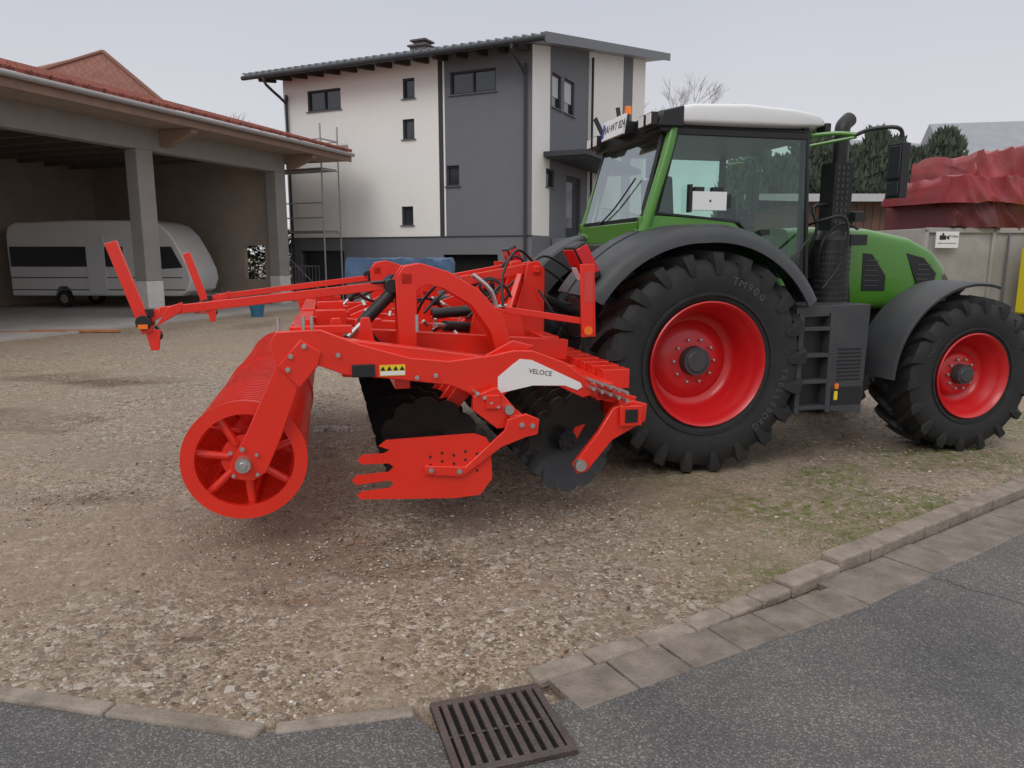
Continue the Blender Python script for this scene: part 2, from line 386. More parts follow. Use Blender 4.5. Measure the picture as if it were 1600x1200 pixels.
top=[(x,float(yb(x))-(.04 if x<-.3 else .24)) for x in px]
b=MB()
for i in range(len(top)-1):
    a,c=top[i],top[i+1];b.add([(a[0],-60,.006),(c[0],-60,.006),(c[0],c[1],.006),(a[0],a[1],.006)],[(0,1,2,3)])
tag(b.make("road",ASPH,smooth=False),None,kind="structure")
KERB=mat("kerb_concrete",(.30,.25,.205),.7,0,.28,9,.6,70,0,(.10,.085,.05),.8)
PAVE=mat("gutter_paver",(.22,.185,.155),.6,0,.30,7,.5,60,0,(.08,.065,.04),.8)
def stones(b,p0,p1,w,z0,z1,ln,off=0,gap=.008,jit=.004):
    p0=Vector((*p0,0));p1=Vector((*p1,0));D=(p1-p0);Ln=D.length;d=D/Ln;nrm=Vector((-d.y,d.x,0));n=max(1,round(Ln/ln));st=Ln/n
    for i in range(n):
        a=p0+d*(i*st+gap/2)+nrm*(off+random.uniform(-jit,jit));j=random.uniform(-jit,jit)*.6
        M=Matrix.Translation(a)@Matrix(((d.x,nrm.x,0,0),(d.y,nrm.y,0,0),(0,0,1,0),(0,0,0,1)))@Matrix.Rotation(random.uniform(-.012,.012),4,'X')@Matrix.Rotation(random.uniform(-.007,.007),4,'Y')@Matrix.Rotation(random.uniform(-.008,.008),4,'Z')
        b.box(0,st-gap,0,w,z0,z1+j,None,M)
b=MB()
stones(b,(2.0,4.21),(4.2,5.72),.15,-.03,.085,.33);stones(b,(4.2,5.72),(14,12.5),.15,-.03,.09,.5)
stones(b,(.12,3.02),(.95,3.48),.12,-.03,.024,.31,jit=.005);stones(b,(.95,3.48),(1.6,3.92),.13,-.03,.032,.31,jit=.005);stones(b,(1.6,3.92),(1.99,4.19),.145,-.03,.058,.42,jit=.003)
stones(b,(-2.4,2.93),(-1.02,2.63),.09,-.03,.024,.75,jit=.008);stones(b,(-8,4.2),(-2.4,2.93),.09,-.03,.02,.9)
stones(b,(-.96,2.67),(-.40,2.79),.08,-.03,.016,.5)
tag(b.make("kerb",KERB,bevel=.016,seg=3),None,kind="structure")
b=MB()
stones(b,(.29,2.83),(1.97,3.78),.26,-.03,.013,.31,0,.011,.004);stones(b,(1.97,3.78),(4.3,5.36),.33,-.03,.013,.34,0,.011,.004);stones(b,(4.3,5.36),(14,11.94),.36,-.03,.012,.5,0,.01)
tag(b.make("gutter",PAVE,bevel=.008,seg=3),None,kind="structure")
RUST=mat("rusty_iron",(.095,.078,.072),.5,.35,.35,14,.4,80,0,(.15,.085,.06),.4)
SHADE=mat("painted_shade",(.006,.006,.006),.9)  # near-black colour standing in for shade in the drain and garage opening
g0=Vector((-.35,2.85,0));gx=Vector((.11,3.0,0))-g0
W=gx.length;H=.47;E=empty("drain_grate","rusty cast iron drain grate set in the street edge","drain",(g0.x,g0.y,0),math.atan2(gx.y,gx.x))
b=MB();b.box(0,W,-H,0,.0,.011);b.make("drain_pit_shade",SHADE,E)  # shallow black slab paints the darkness below the bars, there is no hole
b=MB()
for q in((0,W,-.035,0),(0,W,-H,-H+.035),(0,.03,-H+.035,-.035),(W-.03,W,-H+.035,-.035)):b.box(*q,.0,.030)
b.make("grate_frame",RUST,E,.004)
b=MB();nb=9
for i in range(nb):
    x=.03+(W-.06)*(i+.5)/nb; b.box(x-.013,x+.013,-H+.03,-.03,.012,.033)
b.box(.03,W-.03,-H/2-.006,-H/2+.006,.012,.020)
b.make("grate_bars",RUST,E,.005)

# ------------------------------------------------------------ tractor
T=empty("tractor","green farm tractor with white cab roof and red wheel rims","tractor",(1.38,7.48,0),rad(14))
def wheel_meshes(R,W,rr,nl,deep,texts):
    k=R/.98;hw=W/2;b=MB();Rb=R-.065*k
    prof=[(rr-.01,-hw*.80),(rr+.03,-hw*.90),(rr+.06*k,-hw*.94),((rr+Rb)/2-.02,-hw*1.0),((rr+Rb)/2+.06*k,-hw*1.01),(Rb-.07*k,-hw*.97),(Rb-.02*k,-hw*.86),(Rb,-hw*.6),(Rb+.008,0)]
    prof=prof+[(r,-a) for r,a in prof[-2::-1]]
    b.lathe(prof,n=96)
    b.lathe([(rr+.075*k,-hw*.95),(rr+.08*k,-hw*1.0),(rr+.10*k,-hw*1.0),(rr+.105*k,-hw*.97)],n=96)
    for sg in(-1,1):
        for i in range(nl):
            a0=2*pi*(i+(.5 if sg>0 else 0))/nl
            st=[(.03,R+.004,0),(.3,R+.002,.30),(.6,R-.004*k,.60),(.85,R-.014*k,.86),(1.01,R-.028*k,.98),(1.065,R-.13*k,1.03),(1.03,R-.21*k,1.05)]
            vs=[]
            for j,(f,Rt,q) in enumerate(st):
                ang=a0-.27*q; w=(.036+.020*f)*k
                if j>=5:w*=(.9 if j==5 else .55)
                rb=Rt-.08*k if j<4 else (Rt-.06*k if j==4 else Rt-.015)
                for dr_,wd in((0,.9),(1,1.25)):
                    r_=Rt if dr_==0 else rb
                    yy=f*hw if (dr_==0) else (f*hw*.99 if j<4 else hw*.93)
                    for e in(-1,1):
                        aa=ang+e*w*wd/R; vs.append((r_*math.cos(aa),sg*yy,r_*math.sin(aa)))
            fs=[]
            for j in range(len(st)-1):
                o=j*4;p=o+4
                fs+=[(o,o+1,p+1,p),(o+2,o,p,p+2),(o+1,o+3,p+3,p+1)]
            fs+=[(0,2,3,1),(len(vs)-4,len(vs)-3,len(vs)-1,len(vs)-2)]
            b.add(vs,fs)
    for body,ph,sz in texts:
        rt=(rr+Rb)/2+.02*k
        n=len(body)
        for i,ch in enumerate(body):
            if ch==' ':continue
            a=rad(ph)-(i-(n-1)/2)*sz*.78/rt
            M=txtM((rt*math.cos(a),-hw*1.012,rt*math.sin(a)),(math.sin(a),0,-math.cos(a)),(math.cos(a),0,math.sin(a)))
            b.text(ch,sz,M,.003,1)
    tyre=b
    r=MB();o=-hw
    r.lathe([(rr-.02,o+.10),(rr+.025,o+.03),(rr+.03,o+.005),(rr+.02,o-.003),(rr+.0,o+.015),(rr-.02,o+.06),(rr-.035,o+.10),(rr-.075,o+.15),(rr-.085,deep-.06),(rr-.11,deep-.015),(rr-.16,deep),(rr*.55,deep-.05),(rr*.45,deep-.07),(0.01,deep-.07)],n=72)
    r.lathe([(rr-.02,hw-.10),(rr+.03,hw-.005),(rr,hw-.015),(rr-.07,hw-.12),(rr-.10,deep+.03),(.01,deep+.03)],n=48)
    h=MB()
    h.cyl((0,deep-.065,0),(0,deep-.16,0),rr*.26,rr*.24,32,0);h.cyl((0,deep-.16,0),(0,deep-.175,0),rr*.2,rr*.17,24,0)
    for i in range(10):
        a=2*pi*i/10;h.cyl((rr*.38*math.cos(a),deep-.06,rr*.38*math.sin(a)),(rr*.38*math.cos(a),deep-.105,rr*.38*math.sin(a)),.015,.013,8,1)
    return tyre,r,h
def wheels(R,W,rr,nl,deep,texts,x,yc):
    t,r,h=wheel_meshes(R,W,rr,nl,deep,texts)
    for i,sg in enumerate((-1,1)):
        w=empty("wheel",None,None,(x,sg*yc,R),0 if sg<0 else pi,parent=T)
        if i==0:
            to=t.make("tyre",[RUB,RUBT],w,ang=40);ro=r.make("rim",RED2,w,ang=50);ho=h.make("hub",[DGREY,STEEL],w,.003)
        else:
            for s_ in(to,ro,ho):
                c=s_.copy();COL.objects.link(c);c.parent=w
wheels(.98,.66,.515,21,.04,[("TM900",62,.095),("TRELLEBORG",-28,.08)],0,.95)
wheels(.765,.54,.385,18,-.02,[("TM900",150,.05)],2.82,.98)
b=MB();b.box(-.55,2.2,-.32,.32,.62,1.30);b.box(2.2,3.3,-.26,.26,.75,1.35);b.cyl((0,-.75,.98),(0,.75,.98),.17,.17,20);b.beam((2.82,-.75,.77),(2.82,.75,.77),.22,.24)
b.box(-.6,1.25,-.62,.62,1.15,1.62);b.box(1.2,1.7,-.5,.5,1.2,1.7);b.cyl((-.6,-.3,1.0),(-.75,-.3,1.0),.08);b.box(-.75,-.5,-.35,.35,.5,1.5)
b.make("chassis",BLACK,T,.01)
b=MB()
for s_ in(-1,1):
    b.beam((-.4,s_*.35,.6),(-1.45,s_*.45,.80),.06,.11);b.beam((-.6,s_*.35,1.5),(-1.0,s_*.42,.72),.05,.05);b.beam((-.45,s_*.35,1.35),(-.75,s_*.38,1.5),.07,.10)
    b.cyl((-1.38,s_*.45,.79),(-1.52,s_*.45,.80),.06,.06,12)
b.beam((-.6,0,1.25),(-1.30,0,1.60),.06,.06);b.cyl((-.8,0,1.35),(-1.1,0,1.5),.045,.045,12);b.beam((-.5,-.35,1.3),(-.5,.35,1.3),.08,.08)
b.make("three_point_linkage",BLACK,T,.006)
def fender(sg):
    P=empty("fender",None,None,(0,0,0),parent=T)
    def arc(prof,a0,a1,n,mi,b,grow=.12):
        vs=[];k=len(prof)
        for i in range(n+1):
            a=a0+(a1-a0)*i/n; g=grow*max(0,(math.degrees(a)-95)/70)
            for r,y in prof: vs.append(((r+g)*math.cos(a)+.0,sg*y,.98+(r+g)*math.sin(a)))
        fs=[]
        for i in range(n):
            for q in range(k):
                q2=(q+1)%k;t=(i*k+q,i*k+q2,(i+1)*k+q2,(i+1)*k+q);fs.append(t if sg>0 else t[::-1])
        fs+=[tuple(range(k)),tuple(range(n*k,n*k+k))]
        b.add(vs,fs,mi)
    b=MB();arc([(1.03,-1.325),(1.09,-1.315),(1.15,-1.28),(1.185,-1.2),(1.195,-.86),(1.17,-.86),(1.16,-1.19),(1.12,-1.26),(1.03,-1.30)],rad(28),rad(152),48,0,b)
    arc([(1.205,-.855),(1.215,-.70),(1.20,-.58),(1.172,-.565),(1.172,-.60),(1.185,-.70),(1.18,-.855)],rad(114),rad(152),16,0,b)
    b.make("fender_shell",DGREY,P,ang=50)
    b=MB();arc([(1.17,-.57),(.95,-.56),(.95,-.58),(1.17,-.59)],rad(40),rad(150),40,0,b);b.make("fender_liner",DGREY,P,ang=50)
    b=MB();arc([(1.207,-.853),(1.217,-.70),(1.202,-.58),(1.172,-.563),(1.174,-.60),(1.187,-.70),(1.182,-.853)],rad(40),rad(113.5),40,0,b)
    b.make("fender_panel",GREEN,P,ang=50)
fender(1); fender(-1)
for sg in(-1,1):
    L_=empty("tail_light",None,None,(-1.13,sg*1.12,1.86),0,parent=T)
    b=MB();M=Matrix.Rotation(rad(-28),4,'Y');b.box(-.05,.07,-.16,.12,-.17,.15,0,M);b.make("light_housing",BLACK,L_,.02)
    b=MB();b.box(-.062,-.05,-.15,-.03,-.15,.13,0,M);b.box(-.062,-.05,-.02,.10,-.02,.13,0,M);b.box(-.04,.065,-.172,-.160,-.12,.12,0,M);b.make_each("red_lens",REDL,L_,.006)
    b=MB();b.box(-.062,-.05,-.02,.10,-.15,-.03,0,M);b.make("white_lens",WHITE,L_,.006)
b=MB()
for sg in(-1,1):
    b.tube([(-.45,sg*.80,2.05),(-.36,sg*.80,2.35),(-.22,sg*.78,2.8),(-.16,sg*.76,3.03)],.048,12)
b.box(-.47,-.36,-.78,.78,2.02,2.20);b.box(-.46,1.22,-.80,-.72,1.62,1.70) ;b.box(-.46,1.22,.72,.80,1.62,1.70)
for sg in(-1,1):
    b.prism([(-.47,1.9),(-.47,2.24),(-.30,2.25),(.42,2.22),(.55,2.12),(.2,2.05),(-.1,2.0)],sg*.80,sg*.74)
b.make("cab_frame",GREEN,T,.008)
b=MB();b.box(-.50,-.38,-.60,.60,1.5,2.02);b.make("rear_cover",DGREY,T,.02)
b=MB()
dp=[(-.12,3.01),(1.17,3.01),(1.24,1.68),(.95,1.70),(.74,1.95),(.5,2.20),(-.30,2.27)]
for sg in(-1,1):
    pp=[(x,sg*(.785 if z<2.5 else .765),z) for x,z in dp];b.tube(pp+[pp[0]],.020,8,None,1)
    b.beam((1.2,sg*.75,1.6),(1.17,sg*.73,3.05),.06,.05);b.tube([(-.42,sg*.72,2.2),(-.22,sg*.70,3.02)],.02,8)
b.beam((-.43,-.72,2.22),(-.43,.72,2.22),.03,.04);b.beam((1.19,-.72,1.68),(1.19,.72,1.68),.05,.06)
b.tube([(-.46,.25,2.20),(-.43,-.1,2.35),(-.37,-.45,2.6)],.008,6);b.beam((.72,-.80,2.1),(.80,-.82,2.12),.03,.05)
b.make("window_seal",BLACK,T)
for q in(-1,1):
    b=MB();b.prism(dp,q*.775,q*.770);b.make("cab_window",GLASS,T,smooth=False)
b=MB();b.add([(-.44,-.70,2.22),(-.44,.70,2.22),(-.23,.68,3.0),(-.23,-.68,3.0)],[(0,1,2,3)]);b.make("cab_window",GLASSR,T,smooth=False)
b=MB();b.add([(1.2,-.70,1.7),(1.2,.70,1.7),(1.17,.70,3.0),(1.17,-.70,3.0)],[(0,1,2,3)]);b.make("cab_window",GLASS,T,smooth=False)
b=MB();b.loft([(-.22,.78,3.06,3.13),(-.20,.82,3.03,3.17),(0,.845,3.02,3.215),(.5,.85,3.02,3.235),(1.0,.84,3.03,3.21),(1.25,.82,3.05,3.17),(1.33,.78,3.07,3.12)],.26,48);b.make("cab_roof",WHITE,T,ang=60)
b=MB();b.box(-.30,-.19,-.80,.80,2.96,3.14);b.box(-.2,1.2,-.78,.78,2.94,3.03)
b.prism([(-.34,3.0),(-.30,3.13),(-.1,3.18),(-.1,3.0)],-.84,-.46);b.prism([(-.34,3.0),(-.30,3.13),(-.1,3.18),(-.1,3.0)],.55,.84);b.make("roof_fascia",BLACK,T,.012)
b=MB()
for y in(-.75,-.59,.58,.76):
    b.box(-.39,-.33,y-.06,y+.06,3.01,3.12,0);b.box(-.398,-.39,y-.05,y+.05,3.02,3.11,1)
for y in(-.72,.72): b.box(1.34,1.40,y-.07,y+.07,3.0,3.1,0)
b.make_each("work_light",[BLACK,WHITE],T,.008)
b=MB();M=Matrix.Translation((-.42,-.04,3.10))@Matrix.Rotation(rad(8),4,'Y');b.box(-.02,.0,-.27,.27,-.09,.09,0,M);b.box(-.024,-.020,.225,.262,-.065,.065,2,M);b.box(.0,.12,-.2,.2,-.05,.05,1,M)
b.text("MAI·WT 824",.105,M@txtM((-.0215,-.015,.0),(0,-1,0),(0,0,1)),.001,1)
b.make("number_plate",[WHITE,BLACK,mat("blue_strip",(.01,.06,.45),.4)],T,.002)
b=MB();b.cyl((-.1,.42,3.15),(-.1,.42,3.32),.022,.022,16,0);b.cyl((-.1,.42,3.32),(-.1,.42,3.40),.036,.032,20,1);b.make("beacon",[BLACK,ORANGE],T,.004)
b=MB();b.beam((-.2,.82,3.15),(-.27,.92,3.36),.012,.05);b.beam((-.05,.72,3.2),(-.1,.70,3.44),.012,.05);b.make_each("antenna",BLACK,T)
b=MB();b.box(.15,.65,-.26,.26,1.75,1.92,0);b.prism([(.02,1.9),(.16,1.9),(.10,2.65),(-.02,2.65)],-.25,.25,0);b.box(-.02,.08,-.14,.14,2.66,2.86,0);b.box(.1,.7,-.45,-.30,1.9,2.05,1)
b.box(-.3,1.1,-.7,.7,1.62,1.66,1);b.box(.3,.5,-.2,.2,1.62,1.78,1);b.make("seat",[SEAT,GREYC],T,.03)
b=MB();b.box(.62,.78,-.52,-.36,2.0,2.35,0);b.box(.60,.64,-.55,-.33,2.25,2.45,0);b.make("armrest_display",BLACK,T,.02)
b=MB();b.cyl((1.05,0,1.6),(.88,0,2.15),.05,.04,12,1);b.lathe([(.19,-.012),(.205,0),(.19,.012),(.175,0),(.19,-.012)],n=32)
M=Matrix.Translation((.86,0,2.18))@Matrix.Rotation(rad(25),4,'Y')@Matrix.Rotation(pi/2,4,'X')
b.v[-160:]=[tuple(M@Vector(p)) for p in b.v[-160:]];b.box(1.0,1.17,-.3,.3,1.66,2.0,1);b.beam((.86,-.19,2.18),(.86,.19,2.18),.03,.02,0);b.make("steering_wheel",[BLACK,GREYC],T)
b=MB();b.box(.0,.33,-.86,-.81,2.30,2.46,0);b.text("♣",.022,txtM((.17,-.861,2.38),(1,0,0),(0,0,1)),.001,1);b.box(.03,.12,-.84,-.79,2.46,2.50,1);b.box(.20,.31,-.84,-.79,2.46,2.50,1);b.box(-.03,.0,-.85,-.80,2.28,2.52,1);b.box(.33,.38,-.85,-.80,2.32,2.44,1);b.make("terminal_box",[WHITE,BLACK],T,.008)
b=MB();b.loft([(1.27,.43,1.35,2.17),(1.6,.44,1.35,2.19),(2.2,.44,1.35,2.18),(2.7,.43,1.34,2.10),(3.0,.41,1.34,1.98),(3.2,.37,1.36,1.83),(3.32,.30,1.42,1.68)],.24,56);b.make("hood",GREEN,T,ang=50)
b=MB()
for sg in(-1,1):
    y0,y1=(sg*.446,sg*.425)
    b.prism([(2.14,1.55),(2.13,1.93),(2.24,1.92),(2.42,1.70),(2.42,1.55)],y0,y1,0)
    b.prism([(2.66,1.93),(2.88,1.88),(3.05,1.72),(3.0,1.5),(2.88,1.48)],sg*.436,sg*.405,0)
    b.prism([(1.30,1.42),(1.30,1.9),(1.55,2.0),(1.95,1.95),(2.02,1.42)],y0,y1,0)
    for i in range(6): b.beam((2.16,sg*.449,1.60+i*.05),(2.32,sg*.449,1.60+i*.05),.006,.012,1)
    for i in range(6): b.beam((2.80,sg*.44,1.56+i*.05),(2.98,sg*.432,1.56+i*.05),.006,.012,1)
b.loft([(3.19,.375,1.37,1.81),(3.33,.31,1.42,1.70),(3.37,.25,1.48,1.62)],.3,32,0)
b.make("hood_grille",[BLACK,DGREY],T,.004)
b=MB();b.cyl((1.58,-.68,1.35),(1.58,-.68,2.05),.17,.17,28,0);b.cyl((1.58,-.68,2.05),(1.58,-.68,2.14),.17,.11,28,0)
b.box(1.48,1.68,-.78,-.58,2.14,2.76,0);b.cyl((1.60,-.68,2.7),(1.60,-.68,3.0),.072,.072,20,0)
b.tube([(1.60,-.68,2.98),(1.60,-.68,3.05),(1.62,-.67,3.11),(1.70,-.64,3.17)],.070,16,0)
for i in range(10):
    z=2.2+i*.055
    for q in(-.05,0,.05): b.box(1.57+q-.012,1.57+q+.012,-.785,-.779,z,z+.03,1)
for r_ in range(9):
    for c_ in range(16):
        a=pi+.15+c_*.18;z=1.5+r_*.055;x=1.58+.171*math.cos(a);y=-.68+.171*math.sin(a)
        b.cyl((x,y,z),(x+.004*math.cos(a),y+.004*math.sin(a),z),.010,.010,6,1)
b.box(1.68,1.80,-.85,-.66,2.22,2.30,0);b.box(1.66,1.84,-.84,-.66,2.0,2.1,0)
b.make("exhaust_stack",[BLACK,DGREY],T)
b=MB();b.tube([(1.42,-.72,1.7),(1.36,-.80,1.95),(1.42,-.82,2.1),(1.55,-.85,2.2),(1.72,-.85,2.15)],.012,8,0);b.make("cable",BLACK,T)
b=MB();b.tube([(1.35,-.62,1.6),(1.30,-.7,1.9),(1.35,-.75,2.15),(1.33,-.70,2.35),(1.5,-.7,2.38)],.016,8,0);b.make("cable",BLACK,T)
for sg in(-1,1):
    P=empty("mirror",None,None,(0,0,0),parent=T)
    b=MB();b.tube([(1.22,sg*.74,2.99),(1.40,sg*.85,3.0),(1.55,sg*.95,2.98)],.020,8,0);b.tube([(1.22,sg*.74,2.90),(1.55,sg*.95,2.96)],.014,8,0);b.make("mirror_bracket",GREEN,P)
    b=MB();b.tube([(1.53,sg*.94,2.97),(1.64,sg*1.02,3.02),(1.80,sg*1.15,3.02),(1.85,sg*1.17,2.94),(1.83,sg*1.17,2.82)],.018,8);b.make("mirror_arm",BLACK,P)
    b=MB();b.box(1.79,1.87,sg*1.17-.085,sg*1.17+.085,2.41,2.88,0);b.box(1.782,1.79,sg*1.17-.07,sg*1.17+.07,2.58,2.86,1);b.box(1.782,1.79,sg*1.17-.07,sg*1.17+.07,2.43,2.55,1);b.make("mirror_head",[BLACK,WGL],P,.025,seg=4)
b=MB()
b.box(.90,1.62,-1.10,-.60,.62,1.45,0);b.prism([(.88,1.45),(1.64,1.47),(1.64,1.38),(.88,1.36)],-1.2,-.62,0)
for x in(.90,1.22): b.prism([(x,.50),(x+.05,.48),(x+.05,1.40),(x,1.40)],-1.22,-1.08,0)
for z in(.52,.76,1.0,1.24): b.box(.93,1.24,-1.22,-1.0,z,z+.035,0)
b.box(.95,1.22,-1.12,-1.105,.55,1.4,1)
b.prism([(1.27,.50),(1.62,.46),(1.64,1.38),(1.27,1.38)],-1.20,-.62,0)
for i in range(9): b.box(1.33,1.58,-1.208,-1.199,.78+i*.035,.795+i*.035,1)
b.box(1.29,1.61,-1.206,-1.199,.55,.72,1)
b.make("side_tank_and_steps",[DGREY,BLACK],T,.008)
b=MB();b.box(1.32,1.36,-1.21,-1.199,.70,.75,0);b.make("side_reflector",ORANGE,T,.003)
b=MB();b.box(1.315,1.35,-1.212,-1.2,.60,.68);b.make("warning_label",YEL,T)
for sg in(-1,1):
    b=MB();prof=[(.93,1.24),(.955,1.25),(.97,1.22),(.975,.74),(.955,.73),(.95,1.2)]
    n=26;a0,a1=rad(74),rad(180);vs=[];k=len(prof)
    for i in range(n+1):
        a=a0+(a1-a0)*i/n;g=.03*max(0,(math.degrees(a)-120)/60)
        for r_,y in prof:vs.append((2.80+(r_+g-.095)*math.cos(a)*1.0,sg*y,.765+(r_+g-.075)*math.sin(a)))
    fs=[(i*k+q,i*k+(q+1)%k,(i+1)*k+(q+1)%k,(i+1)*k+q) for i in range(n) for q in range(k)]+[tuple(range(k)),tuple(range(n*k,n*k+k))]
    b.add(vs,fs);b.beam((2.85,sg*.5,1.2),(2.87,sg*.95,1.6),.06,.05)
    b.make("front_fender",DGREY,T,ang=50)
b=MB();b.tube([(1.27,-.6,2.16),(1.30,-.86,2.22),(1.50,-.95,2.24),(1.52,-.95,1.9),(1.35,-.90,1.6)],.014,8);b.make("handrail",BLACK,T)
b=MB();b.tube([(.9,-1.15,1.46),(.92,-1.0,1.8),(1.2,-.9,2.1)],.012,8);b.make("handrail",BLACK,T)
b=MB();b.box(1.85,1.98,-.6,-.5,2.25,2.33);b.beam((1.9,-.46,2.13),(1.91,-.55,2.27),.02,.02);b.make("hood_camera",BLACK,T,.01)

# ------------------------------------------------------------ disc harrow
HX=-2.4
Hr=empty("disc_harrow","bright red folding disc harrow with ring roller behind the tractor","disc harrow",(1.38+HX*math.cos(rad(14)),7.48+HX*math.sin(rad(14)),0),rad(14))
OFF=(-HX,0,0)
def hp(b,name,mats,bevel=.004,each=False,**k): return (b.make_each if each else b.make)(name,mats,Hr,bevel,loc=OFF,**k)
top=[(-3.50,1.38),(-3.46,1.45),(-3.20,1.455),(-2.97,1.36),(-2.66,1.265),(-2.41,1.235),(-2.11,1.265),(-1.98,1.29),(-1.85,1.285),(-1.63,1.20),(-1.44,1.06),(-1.43,.97),(-1.50,.955),(-1.67,1.04),(-1.90,1.055),(-2.0,1.03),(-2.10,.96),(-2.22,.97),(-2.30,1.03),(-2.41,1.08),(-2.82,1.14),(-3.06,1.17),(-3.22,1.235),(-3.34,1.12),(-3.46,.80),(-3.56,.58),(-3.64,.53),(-3.76,.55),(-3.77,.64),(-3.66,.84),(-3.52,1.14),(-3.47,1.24)]
def yb2(sg,a,c): return (sg*a,sg*c) if sg>0 else (-c,-a)
for sg in(-1,1):
    b=MB();b.prism(top,*yb2(sg,2.25,2.29))
    b.beam((-3.2,sg*2.19,1.34),(-2.1,sg*2.19,1.17),.12,.14);b.beam((-2.1,sg*2.19,1.17),(-1.55,sg*2.19,1.1),.12,.14)
    b.prism([(-3.32,1.40),(-3.20,1.32),(-3.22,1.24),(-3.34,1.10),(-3.46,1.24)],*yb2(sg,2.29,2.305))
    b.prism([(-2.55,1.22),(-2.45,1.28),(-2.15,1.24),(-1.95,1.34),(-1.8,1.30),(-2.05,1.12),(-2.5,1.10)],*yb2(sg,2.12,2.14))
    hp(b,"side_frame",RED,.006)
b=MB();b.prism([(-2.09,1.12),(-1.99,1.20),(-1.94,1.235),(-1.86,1.225),(-1.52,1.06),(-1.505,1.03),(-1.54,1.01),(-1.63,1.045),(-1.85,1.055),(-2.09,1.01)],-2.296,-2.291,0)
b.text("VELOCE",.045,txtM((-1.80,-2.297,1.14),(1,0,-.17),(.17,0,1)),.001,1);hp(b,"brand_panel",[WHITE,TXT],0)
b=MB();b.box(-2.85,-2.69,-2.294,-2.291,1.155,1.225,0);b.box(-2.845,-2.695,-2.296,-2.2945,1.16,1.185,2)
for i in range(4):
    x=-2.83+i*.04;b.prism([(x-.016,1.19),(x+.016,1.19),(x,1.218)],-2.2965,-2.2945,1)
hp(b,"warning_sticker",[YEL,BLACK,WHITE],0)
b=MB();b.box(-3.02,-2.88,-2.31,-2.291,1.155,1.235);hp(b,"sensor_cover",BLACK,.004)
b=MB()
for sg in(-1,1):
    yy=sg*2.305
    for x,z in((-3.69,.74),(-3.38,1.3),(-3.30,1.36),(-3.4,1.22),(-2.5,1.15),(-2.62,1.14),(-3.1,1.3)): b.bolt(x,yy,z,.016,sg)
    b.cyl((-3.69,sg*2.29,.644),(-3.69,sg*2.345,.644),.05,.045,20);b.cyl((-3.69,sg*2.345,.644),(-3.69,sg*2.36,.644),.025,.02,12)
    for x,z in((-3.76,.72),(-3.75,.575),(-3.61,.70),(-3.61,.575)): b.bolt(x,sg*2.30,z,.013,sg)
hp(b,"bolt",STEEL,0,True)
RZ=.644;RX=-3.69;R_=.355
def roller(ya,yb_):
    b=MB();pitch=.062;n=int((yb_-ya)/pitch);per=36;path=n*per;vs=[];sec=((-.020,-.013),(.014,-.013),(.014,.013),(-.020,.013))
    for i in range(path+1):
        a=2*pi*i/per;y=ya+(yb_-ya)*i/path
        for dr_,dy in sec: vs.append((RX+(R_+dr_)*math.cos(a),y+dy,RZ+(R_+dr_)*math.sin(a)))
    fs=[]
    for i in range(path):
        for k in range(4): fs.append((i*4+k,i*4+(k+1)%4,i*4+4+(k+1)%4,i*4+4+k))
    b.add(vs,fs)
    for ye in(ya,yb_):
        b.lathe([(.295,ye-.016),(.378,ye-.016),(.378,ye+.016),(.295,ye+.016),(.295,ye-.016)],(RX,0,RZ),64)
    for i in range(7):
        a=2*pi*i/7+.3;c,s=math.cos(a)*.315,math.sin(a)*.315;b.cyl((RX+c,ya,RZ+s),(RX+c,yb_,RZ+s),.020,.020,8)
    for ye in np.linspace(ya+.06,yb_-.06,4):
        b.cyl((RX,ye-.006,RZ),(RX,ye+.006,RZ),.15,.15,28)
        for i in range(7):
            a=2*pi*i/7+.3;b.cyl((RX+.10*math.cos(a),ye,RZ+.10*math.sin(a)),(RX+.335*math.cos(a),ye,RZ+.335*math.sin(a)),.026,.026,10)
    b.cyl((RX,ya-.04,RZ),(RX,yb_+.04,RZ),.055,.055,20)
    hp(b,"roller",RED,0,ang=50)
roller(-2.2,-.06);roller(.06,2.2)
b=MB()
for y0,y1 in((-2.24,-.15),(.15,2.24)):
    b.beam((-3.33,y0,1.36),(-3.33,y1,1.36),.12,.12);b.beam((-2.15,y0,1.08),(-2.15,y1,1.08),.13,.13);b.beam((-1.32,y0,.98),(-1.32,y1,.98),.12,.12)
    b.beam((-2.7,y0+.05,1.10),(-2.7,y1,1.10),.10,.10)
b.beam((-1.18,-2.36,.83),(-1.18,-.9,.83),.13,.13);b.beam((-1.18,.9,.83),(-1.18,2.36,.83),.13,.13)
for y in(-1.3,-.42,.42,1.3):
    b.beam((-3.35,y,1.32),(-1.3,y,1.16),.10,.16)
for y in(-.85,.85): b.beam((-3.0,y,1.25),(-1.3,y,1.10),.08,.12)
b.box(-3.45,-3.1,-.5,.5,1.28,1.34);b.box(-2.6,-1.5,-.45,.45,1.22,1.25)
for sg in(-1,1):
    b.prism([(-1.26,.76),(-1.1,.76),(-1.1,.90),(-1.26,.90)],*yb2(sg,2.36,2.38))
    for x in(-3.28,-3.1,-2.9): b.prism([(x-.06,1.3),(x+.06,1.3),(x+.03,1.48),(x-.03,1.48)],*yb2(sg,1.7,1.73))
hp(b,"main_frame",RED,.006)
b=MB();b.box(-1.225,-1.135,-2.386,-2.375,.785,.875);hp(b,"tube_end_shade",BLACK,0)  # black plate on the closed tube end, painted for its shaded inside
